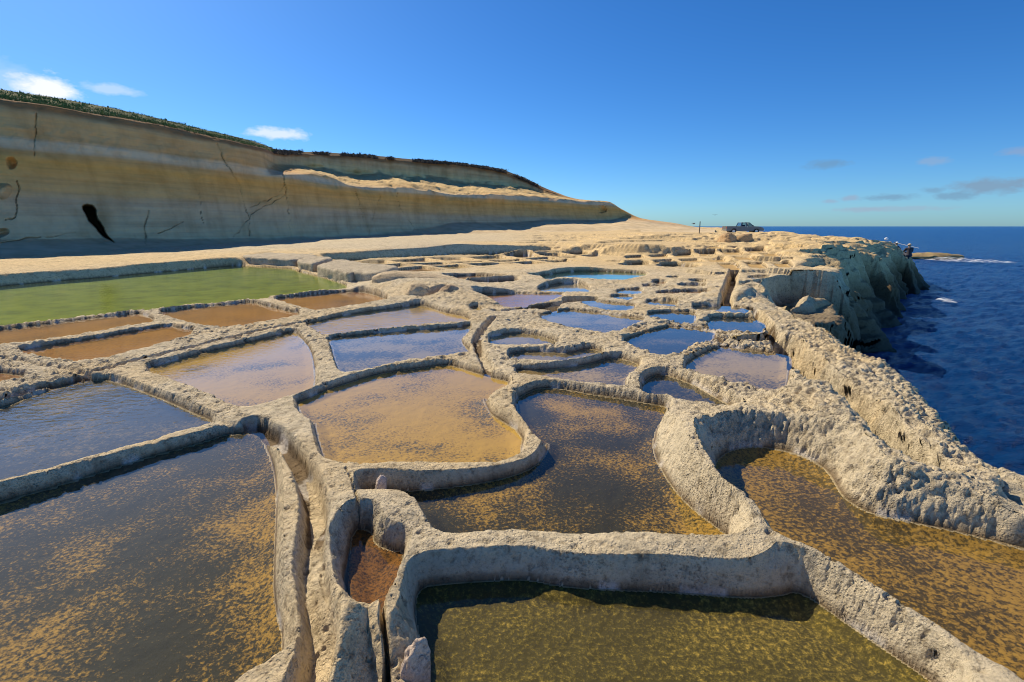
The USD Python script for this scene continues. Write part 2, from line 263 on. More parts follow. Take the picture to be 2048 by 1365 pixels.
# ------------------------------------------------------------------ salt pans: outlines of the water, measured in the photograph (2048 px wide)
PANS = [  # key, outline, floor, options, label
 ('P1', [(515,862),(530,885),(548,930),(555,985),(553,1050),(550,1110),(548,1180),(556,1240),(570,1282),(545,1302),(500,1328),(440,1368),(400,1420),(300,1500),(-350,1500),(-350,1095),(0,1004),(150,960),(300,912),(420,880),(440,870)], 'dark', dict(h=.2),
  'big shallow salt pan with dark mottled floor filling the lower left corner'),
 ('P2', [(838,1172),(900,1165),(1000,1159),(1060,1158),(1110,1170),(1200,1178),(1300,1181),(1400,1188),(1500,1195),(1560,1190),(1600,1178),(1700,1250),(1800,1318),(1870,1365),(1890,1400),(1890,1520),(853,1520),(851,1400),(851,1355),(850,1290),(840,1268),(831,1247),(829,1214)], 'olive', dict(h=.2),
  'olive green salt pan with pitted floor at the bottom of the photo'),
 ('P3', [(1035,817),(1029,805),(1037,794),(1066,779),(1087,775),(1125,777),(1173,786),(1242,796),(1300,807),(1341,813),(1326,832),(1312,865),(1307,898),(1320,931),(1345,973),(1382,1014),(1432,1051),(1469,1081),(1380,1079),(1300,1075),(1200,1072),(1130,1066),(1060,1061),(980,1063),(920,1070),(887,1067),(872,1050),(850,1020),(838,1000),(818,987),(760,984),(725,986),(725,983),(770,980),(830,981),(900,974),(990,961),(1062,939),(1090,912),(1097,888),(1084,872),(1066,854),(1048,835)], 'dark', dict(h=.18),
  'winding salt pan with gold and dark mottled floor between the curved rims'),
 ('P4', [(590,806),(610,822),(628,842),(630,855),(636,885),(650,912),(672,922),(690,927),(752,932),(781,928),(855,924),(938,922),(992,918),(1037,899),(1048,882),(1044,866),(1027,854),(1002,839),(982,827),(974,811),(968,800),(970,792),(984,778),(1007,768),(1021,765),(1009,760),(978,753),(949,744),(919,735),(894,728),(839,736),(771,744),(713,760),(651,780),(615,797)], 'ochre', dict(h=.16),
  'large golden yellow salt pan in the middle, rounded right end'),
 ('P5', [(1428,950),(1426,935),(1432,919),(1457,900),(1490,893),(1531,893),(1573,900),(1614,915),(1639,927),(1660,944),(1676,973),(1689,993),(1718,1014),(1759,1031),(1800,1039),(1863,1051),(1925,1064),(1987,1080),(2048,1095),(2400,1180),(2400,1500),(2150,1412),(2048,1345),(1950,1285),(1880,1240),(1800,1190),(1730,1150),(1697,1134),(1635,1105),(1593,1089),(1581,1072),(1552,1047),(1531,1031),(1490,1010),(1448,985)], 'ochre2', dict(h=.22),
  'brown salt pan in a deep rounded bowl at the lower right'),
 ('P6', [(202,758),(239,765),(290,784),(342,804),(393,828),(428,841),(410,846),(342,863),(273,884),(222,899),(100,936),(0,963),(-350,1050),(-350,905),(0,818),(51,797),(103,780),(154,767)], 'deep', dict(h=.15, water='rip'),
  'deep blue reflecting salt pan at the left edge above the big dark one'),
 ('P7', [(294,736),(342,724),(410,705),(478,690),(547,673),(588,662),(602,674),(619,695),(625,712),(629,732),(631,753),(629,773),(581,789),(530,804),(496,811),(475,810),(444,794),(393,773),(342,753),(301,740)], 'ochre', dict(h=.13),
  'salt pan half brown and half pale blue reflection, left of centre'),
 ('P8', [(611,648),(634,644),(673,634),(732,624),(788,617),(829,610),(846,611),(861,615),(883,623),(905,628),(927,632),(942,639),(928,642),(890,644),(846,648),(803,652),(759,657),(722,659),(673,665),(648,668),(640,662),(625,655)], 'ochre', dict(h=.12, water='rip'),
  'brown and blue wedge-shaped salt pan just below the twin gutter ridges'),
 ('P9', [(654,677),(693,673),(752,667),(817,661),(876,658),(920,654),(945,650),(934,663),(923,677),(924,686),(934,694),(941,699),(897,708),(805,719),(737,736),(684,746),(668,719),(662,691)], 'tan', dict(h=.13),
  'pale blue salt pan above the large golden one'),
 ('P10', [(980,684),(980,675),(1002,670),(1033,666),(1066,669),(1086,673),(1105,680),(1121,685),(1095,688),(1056,688),(1017,688),(988,688)], 'tan', dict(h=.12, wall=.09),
  'small oval salt pan curled inside the upper loop of rim'),
 ('P11', [(1017,711),(1025,706),(1056,703),(1095,704),(1144,706),(1164,699),(1183,697),(1209,704),(1189,710),(1173,718),(1134,722),(1095,722),(1046,718),(1025,716)], 'tan', dict(h=.11, wall=.09),
  'narrow lens-shaped salt pan below the small oval one'),
 ('P12', [(1029,739),(1066,741),(1105,738),(1154,732),(1193,724),(1216,716),(1242,716),(1261,722),(1281,728),(1271,735),(1257,749),(1250,761),(1250,772),(1222,770),(1193,767),(1164,763),(1134,760),(1095,753),(1066,750),(1041,745)], 'pale', dict(h=.12),
  'tan crescent-shaped salt pan under the lens-shaped one'),
 ('P13', [(1285,778),(1285,766),(1299,753),(1328,748),(1357,757),(1390,770),(1419,786),(1448,803),(1482,821),(1448,816),(1407,808),(1366,799),(1324,793),(1295,786)], 'deep', dict(h=.15),
  'dark wedge-shaped salt pan against the right rock slope'),
 ('P14', [(1370,731),(1379,722),(1409,706),(1428,698),(1448,695),(1487,698),(1536,706),(1575,712),(1579,720),(1578,745),(1575,765),(1565,784),(1557,788),(1536,783),(1506,774),(1467,763),(1428,753),(1399,745),(1379,737)], 'pale', dict(h=.15),
  'tan four-sided salt pan nearest the sea crack'),
 ('P15', [(1245,681),(1267,673),(1296,664),(1326,656),(1340,654),(1384,658),(1421,663),(1432,666),(1424,671),(1389,683),(1360,698),(1342,706),(1328,708),(1301,702),(1275,692),(1257,683)], 'deep', dict(h=.15),
  'dark blue diamond-shaped salt pan right of centre'),
 ('P16', [(1414,650),(1418,639),(1428,635),(1467,636),(1504,637),(1512,642),(1528,649),(1528,658),(1516,659),(1487,656),(1457,655),(1434,653)], 'deep', dict(h=.14),
  'bright blue oblong salt pan beside the rib near the sea'),
 ('P17', [(1385,616),(1389,612.5),(1438,613),(1477,614),(1493,617),(1498,627),(1487,628),(1457,626),(1434,623),(1399,620)], 'tan', dict(h=.12), 'long narrow blue salt pan below the foot of the sea cleft'),
 ('P18', [(1294,629),(1307,625),(1340,624),(1390,625),(1392,632),(1390,643),(1370,643),(1348,641),(1318,635)], 'deep', dict(h=.12), 'blue trapezoid salt pan left of the oblong one by the rib'),
 ('P19', [(1079,631),(1105,625),(1131,619.5),(1164,622),(1200,626),(1238,632),(1274,636),(1289,640),(1280,643),(1252,651),(1216,665),(1207,666.5),(1149,657),(1120,649),(1090,639)], 'tan', dict(h=.12), 'large pale grey-blue salt pan right of the twisted channel'),
 ('P20', [(1165,603),(1194,602.5),(1223,605.5),(1252,609),(1269,610.5),(1268,614),(1252,620.5),(1230,619),(1201,615),(1179,610.5),(1164,606)], 'tan', dict(h=.10), 'flat golden edged salt pan behind the large pale one'),
 ('P21', [(1291,604),(1304,601.5),(1352,603),(1354,610),(1348,614),(1326,612),(1304,608)], 'tan', dict(h=.10), 'blue salt pan behind the trapezoid one'),
 ('P22', [(1221,594),(1228,591.5),(1268,592),(1264,597),(1252,599),(1230,596)], 'tan', dict(h=.10), 'little blue salt pan above the flat golden edged one'),
 ('P23', [(1231,584),(1244,579.5),(1264,579),(1284,578.5),(1284,586),(1267,587.5),(1245,586)], 'tan', dict(h=.10), 'little blue salt pan beneath the big turquoise pool'),
 ('P24', [(1311,586),(1333,584.3),(1384,582.5),(1420,584),(1417,590),(1370,590.5),(1326,588.4)], 'brown', dict(h=.10), 'long half dark, half blue salt pan in the right block of pans'),
 ('P25', [(1353,572),(1360,569.3),(1410,569.3),(1411,574),(1378,574.6)], 'tan', dict(h=.09), 'thin blue salt pan in the middle of the right block of pans'),
 ('P26', [(1285,573),(1290,570.4),(1329,572.3),(1322,575),(1292,575.5)], 'brown', dict(h=.08), 'thin brown salt pan left of the thin blue one'),
 ('P27', [(1377,563.3),(1385,561.6),(1410,562),(1412,565.3),(1396,566)], 'tan', dict(h=.08), 'tiny blue salt pan beside the pitted block of the cleft'),
 ('P28', [(1331,557.8),(1338,555.8),(1358,555.8),(1354,558.4)], 'tan', dict(h=.08), 'tiny blue salt pan below the right end of the pool wall'),
 ('P29', [(1303,566),(1312,563.6),(1336,564.6),(1330,568),(1308,568.6)], 'brown', dict(h=.07), 'tiny reddish salt pan among the small blue ones'),
 ('P30', [(1054,555.7),(1076,553),(1112,548),(1149,542.5),(1223,544),(1300,547.3),(1285,553.5),(1274,557),(1245,562),(1179,562),(1134,560),(1112,560.5),(1103,564),(1091,564.5),(1089,560)], 'green', dict(h=.12, depth=.2, water='turq', wall=.16), 'turquoise pool of brine behind a high pitted wall, centre right'),
 ('P31', [(1073,580),(1087.5,573.5),(1105,570.5),(1120,567.5),(1149,567),(1166,570),(1176,575),(1181,581.5),(1177,583),(1134,582.5),(1090,581)], 'tan', dict(h=.10), 'bright sky-blue salt pan in front of the turquoise pool'),
 ('P32', [(950,589),(973,588.4),(1017,587.4),(1061,587.4),(1105,588.2),(1130,588.5),(1119,591),(1098,597.5),(1068,605),(1032,610.4),(1014,610),(995,603.6),(976,597.6),(958.6,593.6)], 'brown', dict(h=.14, water='rip'), 'half brown, half blue pointed salt pan right of the broken rocks'),
 ('P33', [(884,556),(905,553.2),(941,550.8),(980,552.3),(1022,556.4),(1002,559.5),(966,563),(924,565.6),(914.6,562.6),(900,560.4)], 'brown', dict(h=.09), 'leaf-shaped brown salt pan behind the broken rocks'),
 ('P34', [(930,567.6),(966,566.8),(1002.5,563.6),(1032,563.4),(1038,567.5),(1002.5,569.6),(973,570.6),(944,569.6)], 'brown', dict(h=.08, wall=.07), 'sliver of brown salt pan just below the leaf-shaped one'),
 ('P35', [(938,619),(945,614.5),(957,614.5),(965,620),(955,624.5)], 'ochre', dict(h=.10), 'tiny golden puddle in the twisted rock channel'),
 ('G1', [(-400,613),(0,573),(78,566),(137,560.5),(195,556.6),(293,547),(400,538),(478,531),(537,535),(591,538),(592,542.5),(628,550.5),(664,561),(702,573),(673,577.7),(615,586),(537,596),(400,605),(371,609),(273,622),(176,633),(78,644.5),(0,649),(-400,698)], 'green', dict(h=.12, depth=.10, water='green', wall=.12), 'large rectangular green reservoir of brine at the left'),
 ('G2', [(640,524.5),(700,522),(758,519),(817,516),(905,512),(1000,508),(1100,504),(1101,506),(1002,512),(920,514),(846,517),(773,520),(700,523.8)], 'green', dict(h=.1, depth=.10, water='green', wall=.2), 'long thin green reservoir under the far retaining wall'),
 ('P37', [(-350,703),(0,659),(98,647),(195,635),(273,626),(289,630),(314,641.5),(273,647),(195,660),(98,677),(25,688),(0,690),(-350,738)], 'brown', dict(h=.11), 'rust brown salt pan along the green reservoir at the left edge'),
 ('P38', [(39,700),(117,688.5),(195,676),(273,662),(336,651),(361,657),(398,662),(312.5,686),(234,706),(176,719),(152,720),(98,712),(49,704)], 'brown', dict(h=.11), 'rust brown four-sided salt pan above the twin gutter ridges, left'),
 ('P39', [(312.5,625),(351.6,619),(400,613.5),(458.6,608),(503.5,603.5),(537,613),(576,622.6),(605,627.5),(576,632),(517,644),(468,653),(449,653),(400,647),(351.6,635)], 'brown', dict(h=.11), 'rust brown four-sided salt pan below the middle of the green reservoir'),
 ('P40', [(541,598.5),(576,594),(634,587.5),(710.5,582),(732,584),(761,593),(779,600),(751.6,604.5),(693,614),(634,622),(615,620),(585.5,609)], 'brown', dict(h=.11), 'rust brown salt pan below the right corner of the green reservoir'),
 ('P41', [(-200,730),(0,745),(29,749),(53,752.5),(19.5,759),(0,763.5),(-200,800)], 'brown', dict(h=.11), 'corner of a brown salt pan cut off by the left edge'),
 ('S1', [(704,1054),(746,1060),(750,1087),(784,1101),(808,1101),(806,1121),(784,1169),(763,1190),(753,1207),(719,1176),(694,1165),(694,1138)], 'brown2', dict(h=.2, w=.02, wall=.1), 'small rust brown rock pool in a shaded hollow beside the foreground channel'),
]
T3 = lambda p: [(700 + x / 6.827, 480 + y / 6.827) for x, y in p]
T4 = lambda p: [(900 + x / 6.827, 500 + y / 6.827) for x, y in p]
T5 = lambda p: [(1150 + x / 6.827, 500 + y / 6.827) for x, y in p]
T8 = lambda p: [(1200 + x / 5.12, 440 + y / 5.12) for x, y in p]
def terrace_row(u0, u1, n, top, low, slant):
    out = []
    tu = np.linspace(u0, u1, n + 1)
    for a, b in zip(tu[:-1], tu[1:]):
        f = lambda u, ln: float(np.interp(u, [p[0] for p in ln], [p[1] for p in ln]))
        out.append([(a, f(a, top)), (b, f(b, top)), (b + slant, f(b + slant, low)), (a + slant, f(a + slant, low))])
    return out
TL = [[(1230,512),(1400,507),(1580,508)], [(1240,518.5),(1400,514),(1600,517)], [(1290,525),(1420,521.5),(1620,527)], [(1400,531),(1640,539)]]
TERR = terrace_row(1240, 1530, 6, TL[0], TL[1], 14) + terrace_row(1296, 1560, 5, TL[1], TL[2], 16) + terrace_row(1425, 1585, 3, TL[2], TL[3], 18)
ROW_A = [((650,527),(700,536)),((776,524),(802,530)),((852,519.5),(889,525.5)),((923,517.5),(968,523.5)),((1002,513.5),(1042,520.5)),((1055,511.5),(1096,517)),((1118,509.5),(1153,515)),((1165,508),(1195,512.5))]
ROW_B = [((700,536.5),(762,542)),((802,530.5),(846,534.5)),((889,526.5),(920,531)),((968,524),(1000,528.5)),((1042,521),(1066,525)),((1096,517.5),(1134,521.5)),((1153,515.5),(1180,519)),((1195,513),(1215,516.5))]
ROW_C = [((765,542.5),(840,552)),((846,535),(905,543)),((920,531.5),(965,538)),((1000,529),(1050,535)),((1066,525.5),(1110,530.5)),((1134,522),(1168,526))]
FAR = [[a[k][0], a[k + 1][0], a[k + 1][1], a[k][1]] for a in (ROW_A, ROW_B, ROW_C) for k in range(len(a) - 1)]
NG = len(FAR)
FAR += [
 T5([(540,215),(860,187),(1040,202),(980,230),(750,233)]), T5([(1060,237),(1320,217),(1560,237),(1720,260),(1600,276),(1300,263)]),
 *TERR,
 T8([(1490,510),(1760,497),(1730,517),(1600,526)]),
 T8([(1720,527),(1960,510),(2048,538),(1900,556),(1780,543)]), T8([(1080,297),(1180,287),(1300,300),(1200,318),(1060,312)]),
]
FAR_WET = {**{k: ('brown' if k % 3 else 'ochre') for k in range(NG)}, NG: 'tan', NG + 1: 'tan', NG + 2 + len(TERR): 'tan'}
FAR_LABEL = {}

def pan_poly(px, h, w, n=2):
    p = chaikin(px, n)
    t = np.roll(p, -1, 0) - np.roll(p, 1, 0)
    area = np.sum(p[:, 0] * np.roll(p[:, 1], -1) - np.roll(p[:, 0], -1) * p[:, 1])
    nrm = np.stack([t[:, 1], -t[:, 0]], 1) * np.sign(area)
    nrm /= np.maximum(np.linalg.norm(nrm, axis=1, keepdims=True), 1e-9)
    lift = sstep(.25, .75, nrm[:, 1])
    h = w + (h - w) * (.85 if p[:, 1].mean() > 1000 else .68)
    return Polygon(on_z(p, w + (h - w) * lift * .9)[:, :2]).buffer(0)

pans = []
for key, px, floor, o, label in PANS:
    w = o.get('w', 0.0)
    pans.append(dict(key=key, floor=floor, o=o, label=label, w=w, poly=pan_poly(px, o['h'], w, 2 if len(px) > 14 else 1), depth=o.get('depth', .045), wall=o.get('wall', 0)))
for i, px in enumerate(FAR):
    zt = .0 if i < NG else (.02 if i < NG + 2 else .22 + .012 * (i - NG - 2))
    pans.append(dict(key=f'F{i}', floor=FAR_WET.get(i, 'dry'), o={}, label=None, w=zt, poly=(Polygon(on_z(px, zt)[:, :2]).buffer(-.17, join_style=2) if i < NG or NG + 2 <= i < NG + 2 + len(TERR) else pan_poly(px, zt + .08, zt, 1)), depth=.03, wall=.1, far=i, wet=i in FAR_WET))
order = sorted(range(len(pans)), key=lambda i: pans[i]['poly'].centroid.y)
done = []
for i in order:
    p = pans[i]
    dist = p['poly'].centroid.y
    for q in done:
        wall = max(.06 + .004 * dist, p['wall'] * .9, q['wall'] * .9)
        if p['poly'].distance(q['poly']) < wall:
            p['poly'] = p['poly'].difference(q['poly'].buffer(wall, join_style=2))
    if isinstance(p['poly'], MultiPolygon):
        p['poly'] = max(p['poly'].geoms, key=lambda g: g.area)
    p['poly'] = p['poly'].buffer(0)
    if not p['poly'].is_empty: done.append(p)
pans = [p for p in pans if not p['poly'].is_empty and p['poly'].area > .02]

# ------------------------------------------------------------------ terrain: heights known at sight lines (u, v, z) or (u, v, None, distance)
C = []
def c(*pts):
    for p in pts:
        C.append(on_z([p[:2]], p[2])[0] if len(p) == 3 else at_d([p[:2]], p[3])[0])
def cd(u, d, z):                                    # a point of the ground by bearing, distance and height
    x = (u - CX) / FPX * (d * math.cos(PITCH) - (z - H) * math.sin(PITCH))
    C.append(np.array([x, d, z]))
for x in (-9, -5, -2, 0, 2, 5, 9): C.append(np.array([x, .6, .2])); C.append(np.array([x, -3, .2]))
c((-700,1200,.18),(-700,900,.16),(-700,700,.14),(500,1500,.2),(1000,1500,.2),(1600,1500,.2),(2300,1500,.3),(-500,1400,.2),
  (560,850,.16),(580,1050,.2),(600,1290,.22),(700,1000,.22),(672,1080,.35),(655,1140,.36),(700,1195,.33),(800,1050,.2),(840,1150,.2),(1200,1110,.2),(1500,1120,.21),(1600,1130,.22),(1700,1200,.2),(1950,1320,.2),
  (1090,900,.12),(1000,950,.14),(700,960,.2),(980,800,.15),(1310,900,.26),(1353,890,.36),(1340,840,.33),(1399,838,.37),(1440,823,.36),(1490,840,.34),(1544,862,.33),(1320,960,.24),
  (1620,880,.32),(1690,930,.31),(1760,960,.32),(1850,1005,.28),(1950,1045,.24),(2048,1068,.24),(1480,790,.2),(1500,800,.24),(1600,840,.32),(1700,870,.34),(1780,895,.32),(1600,750,.2),(1570,800,.24),
  (1634,758,.28),(1660,785,.32),(1700,825,.36),(1738,862,.38),(1775,902,.38),(1805,932,.36),(1690,768,.06),(1735,803,.06),(1775,845,.06),(1805,880,.06),(1835,918,.08),(1740,780,.2),(1830,870,.24),(1900,930,.26),(2000,1010,.26),(2100,1090,.26),(1560,655,.2),(1600,690,.2),(1520,625,.17))
c((100,1000,.16),(300,780,.13),(560,690,.13),(400,660,.11),(100,690,.11),(0,760,.12),(640,720,.13),(800,690,.12),(1000,700,.13),(960,670,.14),(1100,700,.13),(1200,690,.16),(1150,670,.17),(1300,720,.17),
  (1340,680,.16),(1440,680,.15),(1230,600,.11),(1290,600,.12),(1370,600,.12),(1430,600,.16),(1430,570,.16),(1300,590,.11),(1200,650,.14),(1020,620,.14),(1000,650,.15),(940,600,.2),(1060,600,.14),
  (1040,575,.12),(1250,572,.11),(1340,565,.1),(1400,556,.14),(1000,545,.24),(1110,541,.28),(1150,536,.26),(1230,538,.2),(1300,543,.18),(980,548,.16))
# green reservoir surround and sand behind it
c((-400,590,.35),(0,549,.37),(200,535,.38),(400,520,.4),(476,514,.42),(0,530,.42),(200,520,.45),(400,505,.5),(560,498,.55),(0,640,.12),(400,603,.12),(690,577,.13),
  (500,528,.08),(560,531,.08),(600,533,.08),(640,545,.08),(690,560,.1),(730,560,.14),(780,552,.34),(850,562,.42),(900,568,.36),(820,545,.3),(870,552,.22),(800,585,.2),(840,600,.16),
  (620,508,.46),(720,504,.47),(800,501.5,.48),(900,498.5,.49),(1000,496,.5),(1095,499,.42),(800,490,.7),(1000,484,.85),(600,491,.65),(700,532,.14),(900,522,.14),(1000,516,.14),(1090,510,.16),(900,540,.14),(1150,508,.2),(1200,513,.2),(1280,518,.22))
c(*[(u, v, .19) for u, v in ((650,526),(776,523),(852,518.5),(923,516.5),(1002,512.8),(1055,510.5),(1118,508.5),(1165,507.5))])
for u, d in ((700,26.9),(760,27.1),(820,28.5),(900,30),(1000,32),(1090,34.5)): cd(u, d, .15)
# terrace wall and trench
c((1110,495,.25),(1130,493.7,None,39.6),(1130,489,None,40),(1180,499.5,None,35.8),(1180,487.5,None,36.1),(1226,506.5,None,31.8),(1226,488,None,32.05),(1228,488,None,32.2),
  (1280,508,None,30.8),(1280,489.5,None,31.0),(1340,508,None,30.6),(1340,491,None,30.9),(1400,505,None,30.8),(1400,496,None,31.1),(1450,500,.5),
  (1240,478,None,44),(1240,475.5,None,44.3),(1285,478,None,44),(1285,472,None,44.3),(1326,477.5,None,44),(1326,469.5,None,44.3),(1350,474,None,44),(1270,467,None,56),(1330,466,None,55),(1200,478,None,46),(1150,482,None,47),
  (1398,466.5,None,56),(1447,466.3,None,62),(1490,466,None,61),(1525,465,None,60),(1527,462.5,None,63),(1560,463,None,58),(1600,466.5,None,55),(1440,489,None,38),(1440,476,None,44),(1500,474,None,46),(1500,489,None,36),
  (1450,520,.3),(1400,530,.24),(1560,500,.62),(1550,520,.42),(1560,540,.3),(1500,545,.25),(1400,540,.2),(1400,455.7,None,100),(1480,456.5,None,95),(1350,452,None,100),(1340,520,.24),(1240,525,.2))
# headland
c((1459,604,.18),(1480,585,.25),(1500,604,.2),(1500,570,.25),(1518,571.5,.25),(1545,562,.24),(1565,558,.24),(1590,556,.22),(1604,556,None,16.6),(1640,561,None,17.4),(1665,567,None,18.3),(1690,575,None,19.3),
  (1600,530,None,19.0),(1600,500,None,22.5),(1640,500,None,21.3),(1640,540,None,18.6),(1690,500,None,20.7),(1697,530,None,20.2),(1640,482,None,28),(1690,487,None,25),(1600,480,None,32),(1640,470.5,None,50),(1690,475,None,42),
  (1705,530,None,24.5),(1705,500,None,25.5),(1680,487.5,None,25.8),(1720,497,None,26),(1757,508,None,27.2),(1775,520,None,28),(1735,568,None,27.0),(1770,584,None,27.6),(1712,548,None,25.5),
  (1700,573,None,21.3),(1740,582,None,22.2),(1770,602,None,23.8),(1739,477,None,38),(1720,483,None,33),(1784,482,None,40),(1770,495,None,36),(1803,495,None,38),(1790,519,None,33.6),(1815,510,None,35.6),(1824,520,None,37.5),(1770,520,None,33),(1827,535,None,39))
for u, v, d in ((1690,671,20.9),(1726,658,22.2),(1765,638,24.6),(1778,600,31.0),(1783,592,33),(1792,584,34.6),(1817,580,35.6),(1828,558,40)):
    C.append(on_z([(u, v)], SEA)[0] * [1, 1, 1]); p = C[-1]; C.append(np.array([p[0] * 1.05 + .5, p[1] - .4, SEA - .9])); C.append(np.array([p[0] + 4, p[1] + 1, SEA - 1.6]))
for u, d, z in ((1520,12.0,-1.2),(1520,14.6,-1.0),(1545,11.5,-2.6),(1545,15.6,-1.2),(1565,10.4,-2.9),(1565,16.6,-1.4),(1604,9.6,-3.0),(1604,13,-3.2),(1604,17.8,-2.6),(1640,10.5,-3.2),(1640,14,-3.2),(1645,18.9,-2.7),(1680,12,-3.3),(1690,16,-3.3),(1680,19.9,-2.8)):
    cd(u, d, z)
edge = chaikin([(1623,695),(1650,683),(1674,673),(1692,681),(1711,695),(1750,724),(1800,768),(1850,812),(1900,855),(1950,893),(2000,930),(2048,968),(2150,1050),(2400,1250)], 1, False)
e3 = on_z(edge, .15)
tg = np.gradient(e3[:, :2], axis=0); nn = np.stack([-tg[:, 1], tg[:, 0]], 1); nn /= np.linalg.norm(nn, axis=1, keepdims=True)
for k in range(len(e3)):
    C.append(e3[k])
    if k > 1:
        C.append(np.array([*(e3[k, :2] + nn[k] * .5), -1.3])); C.append(np.array([*(e3[k, :2] + nn[k] * .9), -3.0])); C.append(np.array([*(e3[k, :2] + nn[k] * 6), -3.6]))
edge2 = on_z([(1610,683),(1604,671),(1594,659),(1580,649),(1565,638),(1550,626),(1535,614)], .16)
for k, p in enumerate(edge2):
    C.append(p); q = p[:2] * (1 + .35 / np.linalg.norm(p[:2])); C.append(np.array([*q, -1.6 if k < 5 else -.7]))
# behind the headland's skyline the land drops to the sea; farther out nothing but sea bed
for u, v, d in ((1527,462.5,63),(1600,466.5,55),(1640,470.5,50),(1690,475,42),(1739,477,38),(1784,482,40),(1803,495,38)):
    p = at_d([(u, v)], d)[0]; r = p[:2] / np.linalg.norm(p[:2])
    C.append(np.array([*(p[:2] + r * 4), p[2] - .6])); C.append(np.array([*(p[:2] + r * 9), -3.6]))
for u, d, z in ((1480,115,1.2),(1500,130,-3.6),(1400,125,1.6),(1400,150,-3.6),(1600,90,-3.7),(1700,70,-3.7),(1850,60,-3.7),(1900,45,-3.7),(2000,25,-3.7),(2100,12,-3.7),(2300,40,-3.7),(2300,12,-3.7),(2800,20,-3.7),(2300,140,-3.7),(1800,20,-3.6),(1850,18,-3.6),(1900,16,-3.6),(1950,14,-3.6),(2000,12,-3.6),(1830,27,-3.6),(1900,25,-3.7),(1750,17,-3.5),(1720,14,-3.5),(1760,12,-3.5),(1850,12,-3.6),(1800,15,-3.6),(1900,35,-3.7),(1880,50,-3.7),(1300,110,2.2),(1300,150,2.5),
                (-800,20,.45),(-800,60,.8),(0,27,.55),(0,60,.8),(400,40,.7),(400,90,.9),(700,52,.85),(700,110,1.0),(900,60,.95),(900,140,1.2),(1100,62,1.0),(1100,140,1.6),(1250,70,1.2)):
    cd(u, d, z)
C = np.array(C)
low = (C[:, 2] > .05) & (C[:, 2] < .215) & (C[:, 1] < 34)
C[low, 2] *= np.interp(C[low, 1], [2.5, 4.5, 9, 16], [.90, .64, .58, .52])

AZ = np.radians(58.0)
core = np.linspace(-1.05, 1.05, 790)
az = np.concatenate([np.linspace(-AZ, np.arctan(core[0]), 26)[:-1], np.arctan(core), np.linspace(np.arctan(core[-1]), AZ, 26)[1:]])
rr = [1.15]
while rr[-1] < 150:
    r = rr[-1]
    dr = min(.78 * (r * r + H * H) / (H * 512), .021 if r < 13 else (.05 if r < 27 else (.13 if r < 48 else (.22 if r < 66 else 1.2))))
    rr.append(r + max(dr, .004))
rr = np.array(rr)
NR, NC = len(rr), len(az)
X = np.sin(az)[None, :] * rr[:, None]; Y = np.cos(az)[None, :] * rr[:, None]
XY = np.stack([X.ravel(), Y.ravel()], 1)

def warp(p):
    r = np.hypot(p[:, 0], p[:, 1]); return np.stack([np.arctan2(p[:, 0], np.maximum(p[:, 1], -5)) * 1.0, np.log(np.maximum(r, .3))], 1)
CW = warp(C)
QW = np.stack([np.broadcast_to(az, (NR, NC)).ravel(), np.broadcast_to(np.log(rr)[:, None], (NR, NC)).ravel()], 1)
PI = LinearNDInterpolator(CW, C[:, 2]); P = PI(QW)
bad = np.isnan(P)
if bad.any(): P[bad] = NearestNDInterpolator(CW, C[:, 2])(QW[bad])
P = P.reshape(NR, NC)
P = np.where(rr[:, None] < 25, gaussian_filter(P, (3, 5)), gaussian_filter(P, (.8, 2))).ravel()
R = np.hypot(XY[:, 0], XY[:, 1])
p3 = np.column_stack([XY, np.zeros(len(XY))])

# which pan is nearest, and how far
bp, bi = [], []
for k, p in enumerate(pans):
    pl = p['poly']
    step = max(.008, .0025 * pl.centroid.y)
    s = shapely.segmentize(pl.exterior, step)
    q = np.array(s.coords)
    bp.append(q); bi.append(np.full(len(q), k))
bp, bi = np.vstack(bp), np.concatenate(bi)
D, I = cKDTree(bp).query(XY, workers=-1)
BPT = bp[I]; I = bi[I]
inside = np.full(len(XY), -1)
for k, p in enumerate(pans):
    x0, y0, x1, y1 = p['poly'].bounds
    m = np.nonzero((XY[:, 0] > x0) & (XY[:, 0] < x1) & (XY[:, 1] > y0) & (XY[:, 1] < y1))[0]
    if len(m): inside[m[shapely.contains_xy(p['poly'], XY[m, 0], XY[m, 1])]] = k
for p in pans:                                     # the dry pans of the terraces lie just below the rock around them
    if p.get('far', 0) >= NG + 2:
        cc = p['poly'].centroid; q_ = warp(np.array([[cc.x, cc.y]]))
        p['w'] = float(PI(q_)[0]) - .10
W0 = np.array([p['w'] for p in pans]); DEP = np.array([p['depth'] for p in pans])

w = W0[I]
# grid points beside a rim are moved onto its water line or its crest, so that walls are clean and steep
spc = np.maximum(np.gradient(rr)[:, None], rr[:, None] * np.gradient(az)[None, :]).ravel()
D2 = np.full(len(XY), 9.0)
cl = np.nonzero((D < .3) & (inside < 0))[0]
for k in range(len(pans)):
    m = cl[I[cl] == k]
    if not len(m): continue
    x0, y0, x1, y1 = pans[k]['poly'].bounds
    o = (bi != k) & (bp[:, 0] > x0 - .7) & (bp[:, 0] < x1 + .7) & (bp[:, 1] > y0 - .7) & (bp[:, 1] < y1 + .7)
    if o.any(): D2[m] = cKDTree(bp[o]).query(XY[m], workers=-1)[0]
def wall_w(A): return np.minimum(.02 + .22 * np.clip(A, 0, .5) + .9 * np.clip(A - .2, 0, .3), .40 * (D + D2))
Wt = wall_w(np.maximum(P - W0[I], .045))
sd = np.where(inside >= 0, -D, D)
nb = BPT
dirv = (XY - nb) / np.maximum(D, 1e-6)[:, None]
lim = np.minimum(.55 * spc, .5 * Wt)
s0 = np.abs(sd) < lim
s1 = (~s0) & (sd > 0) & (np.abs(sd - Wt) < np.maximum(.5 * spc, 0)) & (sd < Wt + .55 * spc)
